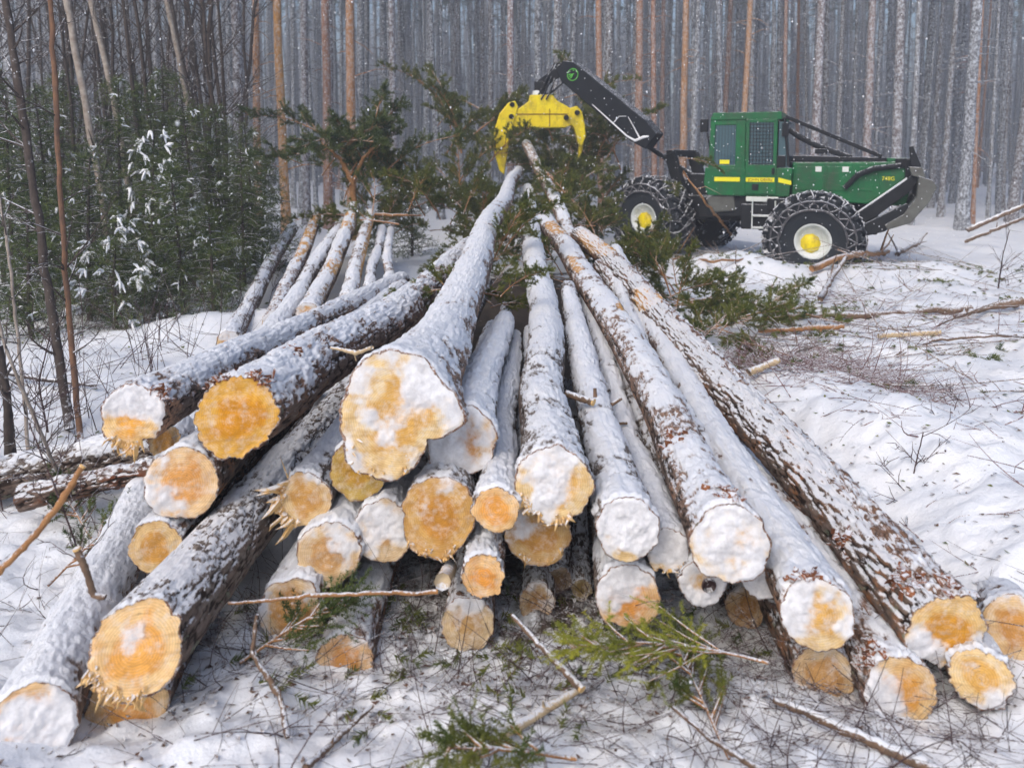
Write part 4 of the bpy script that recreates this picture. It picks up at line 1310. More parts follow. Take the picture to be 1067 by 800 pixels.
sapling("dark leaning sapling from the left snow up past the top left corner", [gat(73, 447), at(55, 330, 6.6), at(38, 215, 6.8), at(15, 60, 7.1), at(-4, -60, 7.4)], .038, .030, 'darksap', 16, 1)
sapling("orange brown sapling rising beside the dark leaning one", [gat(84, 458), at(72, 330, 6.4), at(64, 220, 6.4), at(56, 60, 6.5), at(50, -60, 6.5)], .024, .018, 'sapbrown', 14, 2)
sapling("pale grey birch leaning left out of the thicket", [at(119, 305, 11), at(104, 190, 11.2), at(84, 80, 11.4), at(60, -50, 11.6)], .05, .045, 'birch', 10, 3)
sapling("second pale birch leaning above the first one", [at(150, 300, 12.5), at(122, 120, 12.6), at(92, -10, 12.8), at(86, -40, 12.8)], .045, .04, 'birch', 8, 4)
sapling("bare stem with lighter bark leaning through the spruces' tops", [at(232, 290, 12.8), at(210, 180, 12.9), at(190, 80, 13.0), at(165, -40, 13.1)], .045, .035, 'birch', 12, 5)
sapling("thin grey stem with twigs nearest the left edge", [gat(72, 520), at(38, 440, 4.5), at(8, 370, 4.4), at(-10, 300, 4.4)], .012, .009, 'birch', 12, 6, bl=.3)
sapling("mossy short stem standing at the very left edge", [gat(12, 490), at(8, 420, 5.4), at(0, 360, 5.4)], .04, .02, 'darksap', 8, 7, bl=.4)
sapling("thin upright stem at the left edge above the crosswise log", [gat(30, 470), at(22, 380, 5.9), at(6, 240, 6.0), at(-2, 200, 6)], .014, .010, 'birch', 12, 8, bl=.4)
sapling("fine twiggy seedling in front of the crosswise log", [gat(98, 625), at(70, 540, 3.5), at(30, 440, 3.6)], .005, .003, 'twig', 14, 9, bl=.25)
sapling("branchy dark seedling on the snow between the saplings and the heap", [gat(50, 450), at(40, 400, 5.8), at(52, 350, 5.8)], .008, .004, 'twig', 16, 10, bl=.35)
sapling("thin seedling standing in the right side snow above the rough log", [gat(944, 548), at(948, 510, 4.6), at(962, 450, 4.6)], .006, .003, 'twig', 12, 11, group="seedlings on the right", bl=.2)
sapling("fine seedling right of the other one on the right side snow", [gat(985, 470), at(990, 440, 5.4), at(1000, 410, 5.4)], .005, .002, 'twig', 9, 12, group="seedlings on the right", bl=.2)
sapling("grey seedling with forked twigs by the right edge poles", [gat(1040, 300), at(1045, 265, 11), at(1052, 240, 11)], .012, .005, 'twig', 9, 13, group="seedlings on the right", bl=.5)
# thin dark saplings behind the thicket: shared meshes
SAPM = []
for s in range(4):
    r = np.random.default_rng(s + 70)
    mb = MB()
    t = np.linspace(0, 1, 10)
    hh = 8.5
    Q = np.stack([r.normal(0, .5) * t ** 2 + r.normal(0, .03, 10), r.normal(0, .4) * t ** 2, hh * t], 1)
    mb.tube(Q, .045 * (1 - .6 * t), 6)
    m2 = MB()
    for q in range(34):
        i = r.integers(1, 10)
        a = r.uniform(0, 6.28)
        d = unit([math.cos(a), math.sin(a), r.uniform(.5, 1.5)])
        L = r.uniform(.5, 1.4)
        m2.tube([Q[i], Q[i] + d * L * .5, Q[i] + d * L + r.normal(0, .08, 3)], [.012, .008, .004], 4, False)
        for w in range(4):
            d2 = unit(d + r.normal(0, .6, 3)); pp = Q[i] + d * L * r.uniform(.2, .9)
            m2.tube([pp, pp + d2 * L * .35], [.006, .003], 3, False)
    SAPM.append((mesh_np("sapling_stem", np.concatenate(mb.v), [np.concatenate(a) for a in mb.q.values()], M['darksap']),
                 mesh_np("branches", np.concatenate(m2.v), [np.concatenate(a) for a in m2.q.values()], M['darksap'])))
for k in range(46):
    px = r_.uniform(-15, 262)
    d = r_.uniform(12.5, 22)
    p = at(px, 300, d)
    a, b = SAPM[k % 4]
    o = link("dark_sapling", a, None, (p.x, p.y, gz(p.x, p.y) - .1))
    o.rotation_euler = (r_.uniform(-.05, .05), r_.uniform(-.13, .05), r_.uniform(0, 6.28))
    o.scale = (r_.uniform(.8, 1.2),) * 3
    tag(o, "thin dark bare sapling " + ("behind the leaning saplings" if px < 70 else "behind the pale birches" if px < 140 else "behind the broad spruce" if px < 205 else "left of the bright orange pine") + (", nearer row" if d < 17 else ", farther row"), "sapling", "thin dark saplings behind the thicket")
    link("branches", b, o)

# ------------------------------------------------------------------ pine forest
def pine_meshes(seed):
    r = np.random.default_rng(seed)
    hh = 21.0
    mb = MB()
    t = np.linspace(0, 1, 22)
    cx = r.normal(0, .18) * np.sin(t * 3.1) + r.normal(0, .015, 22)
    cy = r.normal(0, .18) * np.sin(t * 2.3)
    mb.tube(np.stack([cx, cy, hh * t], 1), (.155 * (1 - .70 * t) + .06 * np.exp(-t * 60)), 11)
    for q in range(30):
        z = r.uniform(.06, .6); a = r.uniform(0, 6.28)
        p = np.array([np.interp(z, t, cx), np.interp(z, t, cy), z * hh])
        d = unit([math.cos(a), math.sin(a), r.uniform(-.5, .4)])
        L = r.uniform(.3, 1.3)
        mb.tube([p, p + d * L * .6, p + d * L + [0, 0, -.1 * L]], [.018, .011, .005], 4, False)
    tr = mesh_np("trunk", np.concatenate(mb.v), [np.concatenate(a) for a in mb.q.values()], M['trunk'])
    sh = []
    m2 = MB()
    for q in range(60):
        z = r.uniform(.55, 1.0); a = r.uniform(0, 6.28)
        p = np.array([np.interp(z, t, cx), np.interp(z, t, cy), z * hh])
        L = 2.3 * (1.15 - z) ** .6 * r.uniform(.5, 1.2)
        d = unit([math.cos(a), math.sin(a), r.uniform(-.1, .5)])
        m2.tube([p, p + d * L], [.03, .01], 4, False)
        for w in range(9):
            c = p + d * L * r.uniform(.4, 1.1) + r.normal(0, .18, 3)
            sh.append([*c, *unit(r.normal(0, 1, 3) + [0, 0, .3]), .25])
    v, f = needle_arrays(np.array(sh), 12, .20, .035, .9, seed)
    nb = len(np.concatenate(m2.v))
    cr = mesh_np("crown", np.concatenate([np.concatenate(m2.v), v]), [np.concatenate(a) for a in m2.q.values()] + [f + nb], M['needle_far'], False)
    return tr, cr


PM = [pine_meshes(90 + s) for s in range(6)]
GREYT = [(.15, .155, .17), (.12, .12, .13), (.19, .19, .20), (.15, .13, .125)]
ORT = [(.42, .21, .10), (.36, .18, .10), (.34, .20, .14)]


def pine(px, d, k, sc, col, label, group, lean=(0, 0), name="pine_tree", world=None):
    if world is None:
        p = at(px, 250, d); x, y = p.x, p.y
    else:
        x, y = world
    tr, cr = PM[k % 6]
    o = empty(name, (x, y, gz(x, y) - .15), r_.uniform(0, 6.28))
    e = o.rotation_euler
    o.rotation_euler = (lean[0], lean[1], e[2])
    o.scale = (sc, sc, 1.0)
    tag(o, label, "pine tree", group)
    t = link("trunk", tr, o); t.color = tuple(col) + ((.5 if col[0] > .4 else .55 if col[0] > .3 else 1.0),)
    link("crown", cr, o)


NAMED = [  # px at base level, depth, scale, colour, lean, label
 (299, 20.5, .78, (.62, .32, .09), (0, -.03), "bright orange pine trunk leaning slightly, left of the far pile's top"),
 (269, 22, .72, (.52, .26, .10), (0, -.015), "slim orange pine trunk left of the bright leaning one"),
 (367, 20.5, .85, (.50, .25, .10), (0, 0), "stout orange pine trunk right behind the dark branch clump"),
 (627, 24, .70, (.44, .22, .11), (0, 0), "slim orange pine just above the boom's lower half"),
 (664, 25, .85, (.40, .21, .12), (0, -.03), "orange brown pine leaning left above the boom foot"),
 (710, 25, .80, (.48, .26, .12), (0, 0), "orange pine left of the cab"),
 (768, 26, .70, (.50, .27, .12), (0, 0), "orange pine rising behind the cab roof"),
 (532, 24, .80, (.26, .15, .12), (0, 0), "brown pine trunk behind the grapple"),
 (845, 25, 1.0, (.20, .15, .14), (0, 0), "thick dark pine behind the diagonal guard bars"),
 (900, 26, .9, (.26, .18, .16), (0, 0), "brown snow-speckled pine behind the hood"),
 (932, 25, 1.1, (.17, .14, .14), (0, 0), "thick grey pine behind the blade"),
 (1003, 27, .65, (.34, .20, .17), (0, 0), "thin reddish pine right of the blade"),
 (1052, 26, 1.1, (.16, .13, .13), (0, 0), "thick dark pine at the right edge"),
 (320, 24, .75, (.15, .12, .12), (0, 0), "dark pine between the two orange trunks"),
 (345, 25, .8, (.16, .13, .13), (0, 0), "grey brown pine left of the stout orange trunk"),
 (252, 20, .9, (.14, .11, .11), (0, 0), "dark pine at the thicket's right shoulder"),
 (413, 24, .75, (.20, .16, .16), (0, 0), "grey pine above the cut tops left of the grapple"),
]
for i, (px, d, sc, col, ln, lab) in enumerate(NAMED):
    pine(px, d, i, sc, col, lab, "pines along the forest edge", ln)
# rows of the forest, jittered so that no two stand in one place
cand = []
tries = 0
while len(cand) < 281 and tries < 20000:
    tries += 1
    y = 23 + 40 * r_.random() ** 1.15
    x = r_.uniform(-.72, .72) * y
    if any((x - a) ** 2 + (y - b) ** 2 < .55 for a, b in cand): continue
    cand.append((x, y))
def zone(x, y):
    px = 533.5 + FPX * x / y
    for lim, w in ((130, "above the thicket's left half"), (290, "above the thicket's right half"), (430, "behind the far pile"), (520, "left of the grapple"), (640, "behind the grapple and boom"),
                   (735, "between boom and cab"), (830, "behind the cab"), (930, "behind the engine hood")):
        if px < lim: return w
    return "right of the blade"


for i, (x, y) in enumerate(cand):
    og = r_.random() < .08
    col = r_.choice(ORT) if og else r_.choice(GREYT)
    pine(0, 0, i, r_.choice((.38, .45, .5, .58, .65, .75, .9, 1.1)) * r_.uniform(.9, 1.1), col,
         ("slim orange-barked pine in the " if og else "straight grey snow-plastered pine in the ") + ("front" if y < 34 else "middle" if y < 46 else "hazy far") + " rows of forest " + zone(x, y),
         "orange-barked pines inside the forest" if og else "grey pines inside the forest", (r_.gauss(0, .012), r_.gauss(0, .016)), world=(x, y))

# far woods: one mass
r = np.random.default_rng(200)
mb = MB()
for k in range(1100):
    y = r.uniform(52, 115); x = r.uniform(-.8, .8) * y
    hh = r.uniform(17, 22)
    mb.tube([(x, y, -.5), (x + r.normal(0, .15), y, hh * .5), (x + r.normal(0, .3), y, hh)], [.15, .12, .04], 6, False)
for k in range(700):
    y = r.uniform(24, 95); x = r.choice([-1, 1]) * (r.uniform(.74, 2.0) * y)
    mb.tube([(x, y, -.5), (x + r.normal(0, .15), y, 10), (x + r.normal(0, .3), y, r.uniform(17, 22))], [.15, .12, .04], 6, False)
sh = []
for k in range(9000):
    y = r.uniform(58, 115); x = r.uniform(-.8, .8) * y
    sh.append([x, y, 5 + 16 * r.random() ** .8, *unit(r.normal(0, 1, 3)), .8])
v, f = needle_arrays(np.array(sh), 9, .7, .09, .9, 3)
nb = mb.n
fw = mesh_np("far_woods", np.concatenate(mb.v + [v]), [np.concatenate(a) for a in mb.q.values()] + [f + nb], M['trunk'], False)
fo = link("far_woods", fw)
fo.color = (.20, .21, .23, 1)
tag(fo, "misty mass of distant pines fading behind the forest", "woods", kind='stuff')

# ------------------------------------------------------------------ skidder
YAW = R(-24)
HUB = at(848, 250, 15.0)
sk = empty("forestry_skidder", (HUB.x, HUB.y, HUB.z), YAW)
tag(sk, "green articulated forestry skidder with tyre chains and a raised black boom holding a yellow grapple", "skidder")
# local: origin = near front hub; +x to the blade, +y away from the viewer, +z up
ZB = HUB.z


def skb(mb, name, mat, par=sk, bevel=.015, smooth=False):
    return mb.build(name, M[mat], par, bevel=bevel, smooth=smooth)


zr = lambda z: z - ZB   # absolute height -> local
# --- cab
cabp = [(-2.05, zr(1.60)), (-1.92, zr(1.36)), (-.50, zr(1.36)), (-.42, zr(1.75)), (-.62, zr(2.93)), (-.75, zr(3.0)), (-1.88, zr(3.0)), (-1.98, zr(2.93)), (-2.06, zr(1.95))]
Y1, Y2 = .30, 1.85
cab = MB()
cab.prism([(-2.06, zr(1.36)), (-.50, zr(1.36)), (-.44, zr(1.92)), (-2.12, zr(1.92)), (-2.14, zr(1.6))], Y1, Y2)     # lower body
cab.prism([(-2.04, zr(2.86)), (-.66, zr(2.86)), (-.68, zr(3.01)), (-1.98, zr(3.01))], Y1 - .02, Y2 + .02)                # roof
for (x0, x1) in ((-2.06, -1.95), (-1.53, -1.34), (-.86, -.74)):
    for yy in (Y1, Y2 - .07):
        cab.prism([(x0, zr(1.90)), (x1, zr(1.90)), (x1 + (.02 if x0 < -2 else 0), zr(2.88)), (x0 + (.04 if x0 < -2 else 0), zr(2.88))], yy, yy + .07)
for yy in (Y1 + .003, Y2 - .066):
    cab.box((-1.4, yy + .033, zr(2.82)), (1.26, .06, .12))
cab.box((-1.72, Y1 + .033, zr(1.93)), (.5, .06, .08))
o = skb(cab, "cab_frame", 'green')
# back and interior
skb(MB().box((-2.0, 1.07, zr(2.3)), (.02, 1.4, 1.1)).box((-.75, 1.07, zr(2.35)), (.02, 1.4, .95)), "cab_screen", 'black', bevel=0)
skb(MB().box((-1.7, 1.05, zr(2.12)), (.16, .5, .85)).box((-1.5, 1.05, zr(1.95)), (.5, .5, .14)), "operator_seat", 'black', bevel=.03)
# door
dr = skb(MB().prism([(-1.33, zr(1.40)), (-.74, zr(1.40)), (-.74, zr(1.98)), (-1.33, zr(1.98))], Y1 - .028, Y1 - .004)
         .box((-1.30, Y1 - .016, zr(2.4)), (.07, .024, .90)).box((-.775, Y1 - .016, zr(2.4)), (.07, .024, .90)).box((-1.04, Y1 - .016, zr(2.835)), (.59, .024, .07)), "door", 'green')
skb(MB().box((-1.04, Y1 - .010, zr(2.39)), (.46, .012, .83)), "door_window", 'glass', dr, 0)
gr = MB()
for k in range(8): gr.box((-1.25 + k * .06, Y1 - .025, zr(2.39)), (.010, .012, .84))
for k in range(12): gr.box((-1.04, Y1 - .031, zr(2.0 + k * .07)), (.46, .010, .010))
skb(gr, "window_guard", 'black', dr, 0)
skb(MB().box((-.80, Y1 - .04, zr(1.86)), (.05, .03, .12)).box((-1.13, Y1 - .035, zr(1.54)), (.12, .02, .12)), "handle", 'black', dr, .005)
skb(MB().box((-1.74, Y1 + .03, zr(2.37)), (.42, .012, .84)), "side_window", 'glass', sk, 0)
sd = skb(MB().box((-1.74, Y1 + .016, zr(2.03)), (.19, .010, .08)), "warning_sticker", 'stripe', sk, 0)
gw = MB()
for k in range(7): gw.box((-1.92 + k * .06, Y1 + .02, zr(2.37)), (.006, .006, .84))
skb(gw, "wire_guard", 'black', sk, 0)
skb(MB().prism([(-.72, zr(1.92)), (-.50, zr(1.92)), (-.56, zr(2.82)), (-.72, zr(2.82))], Y1 + .04, Y2 - .04), "windscreen", 'glass', sk, 0)
skb(MB().box((-.60, Y1 + .02, zr(2.66)), (.12, .10, .26)).box((-.66, Y1 + .01, zr(2.05)), (.16, .06, .22)), "front_bracket", 'black')
skb(MB().bar((-.62, Y1 + .02, zr(2.9)), (-.52, Y1 + .02, zr(1.95)), .05, .05), "front_pillar", 'black')
# mirrors/light at the rear of the cab
skb(MB().box((-2.16, Y1 + .05, zr(2.76)), (.16, .08, .26)).bar((-2.1, Y1 + .05, zr(2.62)), (-2.02, Y1 + .05, zr(2.2)), .03, .03), "rear_mirror", 'black')
# stripes
skb(MB().box((-1.68, Y1 - .006, zr(1.685)), (.50, .010, .085)), "stripe", 'stripe', sk, 0)
skb(MB().box((-1.04, Y1 - .034, zr(1.685)), (.54, .008, .085)), "stripe", 'stripe', dr, 0)
skb(MB().prism([(-.70, zr(1.64)), (-.46, zr(1.59)), (-.46, zr(1.67)), (-.70, zr(1.73))], Y1 - .012, Y1 - .002), "stripe", 'stripe', sk, 0)


def text(name, body, size, loc, mat, par, rx=R(90)):
    c = bpy.data.curves.new(name, 'FONT')
    c.body = body; c.size = size; c.extrude = .002
    c.materials.append(M[mat])
    t_ = link("tmp_text", c)
    dg_ = bpy.context.evaluated_depsgraph_get()
    me = bpy.data.meshes.new_from_object(t_.evaluated_get(dg_), depsgraph=dg_)
    bpy.data.objects.remove(t_)
    o = link(name, me, par, loc)
    o.rotation_euler = (rx, 0, 0)
    return o


text("lettering", "JOHN DEERE", .082, (-1.27, Y1 - .0405, zr(1.657)), 'letter', dr)
# --- engine hood
hood = MB().prism([(-.46, zr(1.30)), (1.55, zr(1.22)), (1.62, zr(1.55)), (1.58, zr(2.05)), (-.46, zr(2.03))], .42, 1.73)
hd = skb(hood, "engine_hood", 'green', bevel=.03)
for (x0, x1) in ((-.40, .12), (.18, .62), (.74, .98)):
    skb(MB().box(((x0 + x1) / 2, .412, zr(1.72)), (x1 - x0, .016, .46)), "hood_panel", 'green', hd, .006)
skb(MB().prism([(1.12, zr(1.42)), (1.52, zr(1.5)), (1.5, zr(1.95)), (1.05, zr(1.98))], .40, .416), "hood_panel", 'green', hd, .006)
for x in (.02, .50): skb(MB().box((x, .398, zr(1.90)), (.11, .008, .10)), "sticker", 'white', hd, 0)
text("model_number", "748G", .10, (1.13, .392, zr(1.70)), 'stripe', hd)
skb(MB().prism([(-.46, zr(2.04)), (1.20, zr(2.06)), (1.20, zr(2.12)), (-.46, zr(2.16))], .44, 1.70), "hood_top_guard", 'black')
skb(MB().box((1.38, 1.07, zr(2.08)), (.35, 1.2, .07)), "grille_top", 'green')
# guard bars
for yy in (.46, 1.68):
    skb(MB().bar((-.62, yy, zr(2.92)), (1.12, yy, zr(2.14)), .07, .075), "guard_bar", 'black')
ex = MB().tube([(-.55, .50, zr(2.66)), (-.35, .50, zr(2.52)), (-.05, .50, zr(2.36)), (.25, .50, zr(2.24)), (.6, .5, zr(2.12))], [.05, .06, .06, .06, .05], 10)
ex.box((.05, .5, zr(2.24)), (.22, .14, .10))
skb(ex, "exhaust_pipe", 'black')
# headlight bracket + lift arm hoses
skb(MB().tube([(.50, .36, zr(1.55)), (.72, .34, zr(1.80)), (1.0, .34, zr(1.92)), (1.45, .36, zr(1.98))], [.05, .055, .055, .05], 8)
    .box((1.50, .42, zr(2.02)), (.30, .12, .18)), "hydraulic_hose", 'black')
skb(MB().box((1.57, .8, zr(1.85)), (.10, .9, .5)), "front_grille", 'black')
# blade arms and blade (raised, at the front)
skb(MB().prism([(.62, zr(.78)), (.66, zr(1.02)), (1.55, zr(1.72)), (1.66, zr(1.86)), (1.74, zr(1.72)), (1.60, zr(1.50)), (1.05, zr(1.02))], .20, .36), "blade_arm", 'black')
skb(MB().prism([(.62, zr(.78)), (.66, zr(1.02)), (1.55, zr(1.72)), (1.66, zr(1.86)), (1.74, zr(1.72)), (1.60, zr(1.50)), (1.05, zr(1.02))], 1.79, 1.95), "blade_arm", 'black')
skb(MB().prism([(.66, zr(1.025)), (1.55, zr(1.725)), (1.55, zr(1.765)), (.66, zr(1.05))], .21, .35), "snow_cover", 'logsnow', sk, .01)
skb(MB().prism([(1.63, zr(1.70)), (1.56, zr(2.32)), (1.62, zr(2.34)), (1.76, zr(2.0)), (1.80, zr(1.72))], .18, .32), "blade_horn", 'black')
skb(MB().prism([(1.56, zr(1.96)), (1.62, zr(1.80)), (1.86, zr(1.72)), (1.78, zr(1.95))], .12, 2.0), "blade_top", 'blade')
bl = [(1.72, zr(1.80)), (1.95, zr(1.72)), (2.02, zr(1.60)), (1.90, zr(1.32)), (1.62, zr(.95)), (1.26, zr(.82)), (1.20, zr(.90)), (1.50, zr(1.10)), (1.70, zr(1.42))]
skb(MB().prism(bl, -.1, 2.3), "dozer_blade", 'blade')
skb(MB().prism([(.70, zr(.62)), (.72, zr(.82)), (1.55, zr(1.30)), (1.62, zr(1.22)), (1.22, zr(.78))], -.02, .16), "side_plate", 'black')
# underbody
skb(MB().box((-1.25, .9, zr(1.15)), (1.5, 1.0, .42)).box((-1.1, .42, zr(.95)), (.6, .25, .5)).box((.0, 1.07, zr(.95)), (2.2, .9, .6)).box((-.65, .4, zr(1.2)), (.5, .3, .25)), "chassis", 'black', bevel=.03)
skb(MB().box((-1.0, .33, zr(1.30)), (.62, .05, .10)), "step_plate", 'white')
skb(MB().box((-.95, .25, zr(.98)), (.45, .12, .04)).box((-.95, .25, zr(.74)), (.42, .12, .04)).bar((-1.17, .25, zr(1.28)), (-1.17, .25, zr(.70)), .03, .03).bar((-.74, .25, zr(1.28)), (-.74, .25, zr(.70)), .03, .03), "step", 'rim')
# fuel tank at the articulation
skb(MB().prism([(-2.1, zr(1.30)), (-1.86, zr(1.40)), (-1.55, zr(1.36)), (-1.5, zr(1.05)), (-2.0, zr(1.0))], .35, .8), "fuel_tank", 'blade', bevel=.03)


def wheel(c, par, rad=.97, w=.72, rot=0, seed=0):
    """a chained tyre lying in the xz plane; outer face towards -y"""
    o = link("wheel", None, par, c)
    o.rotation_euler = (0, 0, rot)
    h = w / 2
    prof = [(.30, -h * .72), (.37, -h * .90), (.50, -h * 1.0), (.66, -h * 1.06), (.80, -h * 1.02), (.89, -h * .84), (.92, -h * .5), (.925, 0), (.92, h * .5), (.89, h * .84), (.80, h * 1.02), (.60, h), (.36, h * .8)]
    prof = [(a * rad / .97, b) for a, b in prof]
    tb = MB().lathe(prof, 'y', sides=64)
    for k in range(26):
        a = k / 26 * 2 * math.pi
        for sgn in (-1, 1):
            aa = a + (0 if sgn < 0 else math.pi / 26)
            p = Vector((math.cos(aa), 0, math.sin(aa))) * (.925 * rad / .97)
            m_ = Matrix((Vector((math.cos(aa), 0, math.sin(aa))), Vector((0, 1, 0)), Vector((-math.sin(aa), 0, math.cos(aa))))).transposed()
            tb.box((p.x, sgn * h * .5, p.z), (.09, h * .95, .085), m_ @ Matrix.Rotation(sgn * .5, 3, 'X'))
    tb.build("tyre", M['tyre'], o, smooth=False)
    rm = MB().lathe([(.350, -h * .80), (.33, -h * .88), (.30, -h * .86), (.26, -h * .62), (.22, -h * .5), (.001, -h * .46)], 'y', sides=40)
    rm.build("rim", M['rim'], o, smooth=True)
    hb = MB().lathe([(.19, -h * .45), (.175, -h * .58), (.12, -h * .64), (.05, -h * .68), (.001, -h * .68)], 'y', (-.05, 0, -.05), 9)
    hb.build("hub", M['yellow'], o, smooth=True)
    # chain: diamond web over the tread, ring and cross links on the side wall
    r = np.random.default_rng(seed)
    ch = MB()
    R0 = .985 * rad / .97

    def surf(a, q):  # q -1..1 over the tread, beyond -1 on the side wall
        if q > -1:
            rr, yy = R0, q * h * .9
        else:
            t = (-1 - q)
            rr, yy = R0 - .10 - t * .30, -h * 1.10 - .02 * math.sin(t * 3)
        return (math.cos(a) * rr, yy, math.sin(a) * rr)
    N = 20
    for k in range(N):
        a0 = k / N * 2 * math.pi; a1 = (k + .5) / N * 2 * math.pi; a2 = (k + 1) / N * 2 * math.pi
        for (x, y) in (((a0, -1.0), (a1, -.33)), ((a1, -.33), (a2, -1.0)), ((a0, .33), (a1, -.33)), ((a1, -.33), (a2, .33)), ((a0, .33), (a1, 1.0)), ((a1, 1.0), (a2, .33)),
                       ((a0, -1.0), (a0, -1.25)), ((a0, -1.25), (a1, -1.72)), ((a2, -1.25), (a1, -1.72))):
            pts = [surf(x[0] + (y[0] - x[0]) * t, x[1] + (y[1] - x[1]) * t) for t in np.linspace(0, 1, 5)]
            pts = [np.array(p) + r.normal(0, .008, 3) for p in pts]
            ch.tube(pts, [.010, .018, .010, .020, .010], 5)
    ring = [surf(a, -1.72) for a in np.linspace(0, 2 * math.pi, 41)]
    ch.tube([np.array(p) + r.normal(0, .01, 3) for p in ring], .022, 5, False)
    ring = [surf(a, -1.2) for a in np.linspace(0, 2 * math.pi, 41)]
    ch.tube([np.array(p) + r.normal(0, .008, 3) for p in ring], .018, 5, False)
    ch.build("tyre_chain", M['chain'], o)
    return o


wheel((0, .0, 0), sk, .90, .74, 0, 1)
wheel((0, 2.14, 0), sk, .90, .74, math.pi, 2)
# --- rear frame: its own orientation, all in sk's local coordinates through a helper
inv = (Matrix.Translation(HUB) @ Matrix.Rotation(YAW, 4, 'Z')).inverted()
RW = at(679, 227, 17.6)
rloc = inv @ RW
REAR_ROT = R(-44) - YAW
wheel(tuple(rloc), sk, .90, .74, REAR_ROT, 3)
rm3 = Matrix.Rotation(REAR_ROT, 3, 'Z')
far_w = rloc + rm3 @ Vector((0, 2.1, 0))
wheel(tuple(far_w), sk, .90, .74, REAR_ROT + math.pi, 4)


def rp(x, y, z):
    v = rloc + rm3 @ Vector((x, y, 0)); v.z = zr(z)
    return v


skb(MB().bar(rp(-.8, 1.05, .95), rp(1.9, 1.05, 1.05), .9, .55).bar(rp(1.0, .45, 1.05), rp(2.1, .5, 1.1), .35, .45), "rear_frame", 'black', bevel=.03)
mbx = MB()
for yy in (.55, 1.5):
    mbx.bar(rp(.45, yy, 1.2), rp(.10, yy, 2.2), .14, .26)
mbx.bar(rp(.10, .5, 2.2), rp(.10, 1.55, 2.2), .16, .16)
mbx.bar(rp(.7, 1.0, 1.25), rp(.7, 1.0, 1.75), .6, .5)
skb(mbx, "boom_tower", 'black', bevel=.02)
# boom from tower top to the grapple
B0w, B1w = at(668, 136, 17.4), at(596, 76, 18.3)
B0, B1 = inv @ B0w, inv @ B1w
d = (B1 - B0).normalized()
up = Vector((0, 0, 1)); up = (up - d * up.dot(d)).normalized()
bm_ = MB()
B0e = B0 - d * .12
wx = d.cross(up)
hw, hh_ = .22, .24
pts = []
for (p, s_) in ((B0e - d * .28, .75), (B0e + d * .1, 1.0), (B1, .95), (B1 + d * .22, .55)):
    for (a, b) in ((-1, -1), (1, -1), (1, 1), (-1, 1)):
        pts.append(p + wx * a * hw + up * b * hh_ * s_ * 1.15)
bm_.add([tuple(p) for p in pts], grid_faces(4, 4, True))
bm_.q.setdefault(4, []).append(np.array([[0, 3, 2, 1], [12, 13, 14, 15]]) + bm_.n - 16)
boom = skb(bm_, "boom", 'boomsteel', bevel=.02)
# which side of the boom faces the viewer
camL = inv @ Vector((0, 0, H))
sgn = 1 if wx.dot(camL - B0) > 0 else -1
fn = wx * sgn


def on_boom(t, v, off=.006):
    return B0 + (B1 - B0) * t + up * v + fn * (hw + off)


# snow lines clinging to the boom's lower end
sm = MB()
sm.tube([on_boom(.56, -.20), on_boom(.30, -.22), on_boom(.05, -.24), on_boom(-.05, -.20), on_boom(-.10, -.02), on_boom(-.14, .06)], [.008, .016, .02, .03, .035, .02], 6)
sm.tube([on_boom(-.08, -.1), on_boom(.06, .02), on_boom(.16, .10)], [.02, .01, .006], 6)
sm.tube([on_boom(.25, -.20), on_boom(.24, -.02), on_boom(.18, .08)], [.012, .008, .006], 6)
skb(sm, "snow_streak", 'logsnow', boom, 0)
# emblem: ring with a leaping antlered figure
em = MB()
ec = on_boom(.93, .03, .008)
ring = [ec + d * (-.13 * math.cos(a)) + up * .13 * math.sin(a) for a in np.linspace(0, 2 * math.pi, 29)]
em.tube(ring, .010, 5, False)
X_ = Vector((1, 0, 0)) if False else -d


def ep(a, b): return ec + (inv.to_3x3() @ Vector((1, 0, 0))) * a + Vector((0, 0, 1)) * b


for pl in ([(-.07, -.05), (-.02, 0.0), (.03, .02), (.06, .05)], [(-.02, 0), (-.06, .01), (-.09, -.01)], [(.03, .02), (.05, -.02), (.08, -.03)], [(.0, 0), (-.02, -.05), (-.05, -.08)], [(.05, .05), (.03, .09), (.0, .10)], [(.05, .05), (.06, .09)]):
    em.tube([ep(*q) for q in pl], .012, 5)
skb(em, "emblem", 'emblem', boom, 0)
# hydraulic cylinder above/below the boom and tip bracket
skb(MB().tube([rp(.4, 1.0, 1.7), (B0 + (B1 - B0) * .35) - up * .3], [.06, .05], 10), "boom_cylinder", 'black', boom, 0, True)
G0w = at(563, 106, 18.4)
G0 = inv @ G0w
tipb = MB().bar(B1 + d * .05, B1 + d * .3 - up * .02, .26, .26)
tipb.bar(B1 + d * .22, G0 + Vector((0, 0, .38)), .2, .22)
tipb.box(tuple(G0 + Vector((0, 0, .30))), (.22, .22, .30))
tipb.tube([B1 - up * .1, G0 + Vector((.35, -.1, .22)), G0 + Vector((.1, -.1, .1))], .03, 6)
hs_ = MB()
for q in (-.12, .0, .12):
    hs_.tube([B1 + d * .1 + up * .12 + wx * q * .5, B1 + d * .45 - up * .05 + wx * q, G0 + Vector((.22 + q, -.22, .22)), G0 + Vector((.12 + q, -.25, .02))], .022, 6)
skb(hs_, "hydraulic_hose", 'black', boom, 0, True)
skb(tipb, "boom_tip", 'black', boom, .02)
skb(MB().lathe([(.13, .02), (.15, .1), (.11, .2), (.001, .24)], 'z', tuple(G0 + Vector((-.05, -.02, .04))), 14), "swivel", 'rim', boom, 0, True)
# grapple; local x along world X
gp = link("grapple", None, sk, tuple(G0))
gp.rotation_euler = (0, 0, -YAW)
PX = 18.4 / FPX


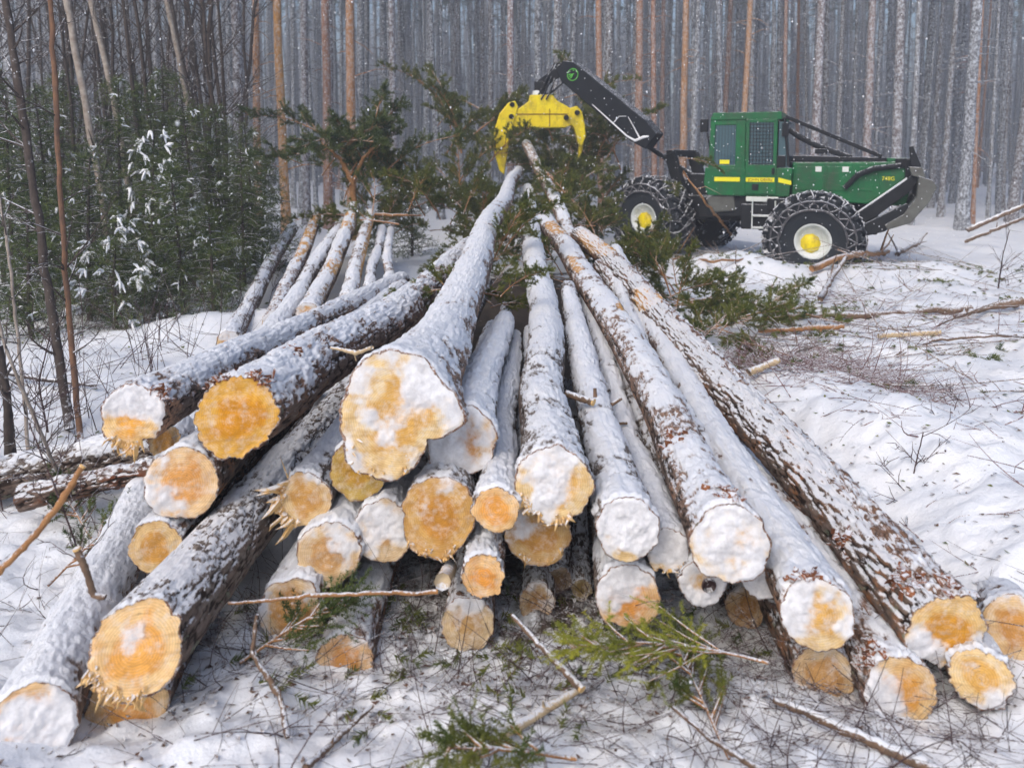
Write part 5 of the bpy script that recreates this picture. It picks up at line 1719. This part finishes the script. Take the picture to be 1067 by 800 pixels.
def gpoly(pts, cx=563, cy=106):
    return [((x - cx) * PX, -(y - cy) * PX) for x, y in pts]


MB().prism(gpoly([(552, 100), (575, 100), (580, 106), (598, 116), (594, 131), (588, 133), (536, 133), (530, 128), (532, 119), (545, 111), (551, 106)]), -.28, .28).build("grapple_head", M['yellow'], gp, bevel=.02)
MB().box((.0, -.285, -.30), (1.2, .02, .02)).box((.20, -.285, -.38), (.015, .02, .4)).build("head_seam", M['letter'], gp)
for (pl, sy) in (([(530, 108), (537, 106), (540, 112), (535, 130), (531, 145), (529, 160), (527, 172), (526, 181), (521, 177), (517, 163), (514, 150), (516, 135), (521, 119)], (-.34, -.02)),
                 ([(593, 113), (600, 111), (605, 117), (608, 130), (609, 142), (605, 152), (602, 150), (600, 142), (597, 133), (590, 126)], (-.30, .02)),
                 ([(527, 110), (535, 108), (537, 116), (531, 132), (526, 150), (525, 165), (522, 172), (519, 158), (517, 140), (521, 122)], (.10, .34)),
                 ([(595, 113), (602, 113), (606, 122), (611, 138), (607, 158), (602, 168), (604, 150), (600, 136), (592, 128)], (.12, .34))):
    MB().prism(gpoly(pl), *sy).build("grapple_jaw", M['yellow'], gp, bevel=.025)
pb = MB()
for (x, y) in ((533, 122), (589, 123), (534, 110), (600, 118)):
    q = gpoly([(x, y)])[0]
    pb.lathe([(.001, -.37), (.055, -.37), (.06, -.33), (.06, -.30)], 'y', (q[0], 0, q[1]), 14)
pb.build("pivot_pin", M['black'], gp)


# ------------------------------------------------------------------ falling snow (stuff)
r = np.random.default_rng(31)
ico_v = np.array([(1, 0, 0), (-1, 0, 0), (0, 1, 0), (0, -1, 0), (0, 0, 1), (0, 0, -1)], float)
ico_f = np.array([(0, 2, 4), (2, 1, 4), (1, 3, 4), (3, 0, 4), (2, 0, 5), (1, 2, 5), (3, 1, 5), (0, 3, 5)])
NF = 11000
yy = 1.6 + 26 * r.random(NF) ** .6
xx = r.uniform(-.72, .72, NF) * yy
zz = ground_z(xx, yy) + r.random(NF) * np.minimum(1.2 + .30 * yy + 1.2, 9)
rad = r.uniform(.0025, .0075, NF) * (1 + (r.random(NF) < .06) * 1.0) * np.clip(yy / 9, .35, 1.3)
V = (ico_v[None] * rad[:, None, None] * [1, 1, 1.5] + np.stack([xx, yy, zz], 1)[:, None, :]).reshape(-1, 3)
F = (ico_f[None] + (np.arange(NF) * 6)[:, None, None]).reshape(-1, 3)
sf = link("falling_snow", mesh_np("falling_snow", V, F, M['logsnow']))
tag(sf, "snowflakes falling through the air over the clearing", "snowfall", kind='stuff')

# ------------------------------------------------------------------ haze
hm = bpy.data.materials.new("winter_haze")
hm.use_nodes = True
nt = hm.node_tree
nt.nodes.remove(nt.nodes["Principled BSDF"])
pv = nt.nodes.new("ShaderNodeVolumePrincipled")
pv.inputs["Color"].default_value = (0.86, 0.91, 1.0, 1)
pv.inputs["Density"].default_value = 0.0068
pv.inputs["Anisotropy"].default_value = 0.2
nt.links.new(pv.outputs[0], nt.nodes["Material Output"].inputs["Volume"])
hz = MB().box((0, 3.6, 10.5), (430, 430, 29)).build("haze", hm)
tag(hz, "pale winter haze filling the air of the clearing and forest", "haze", kind='stuff')
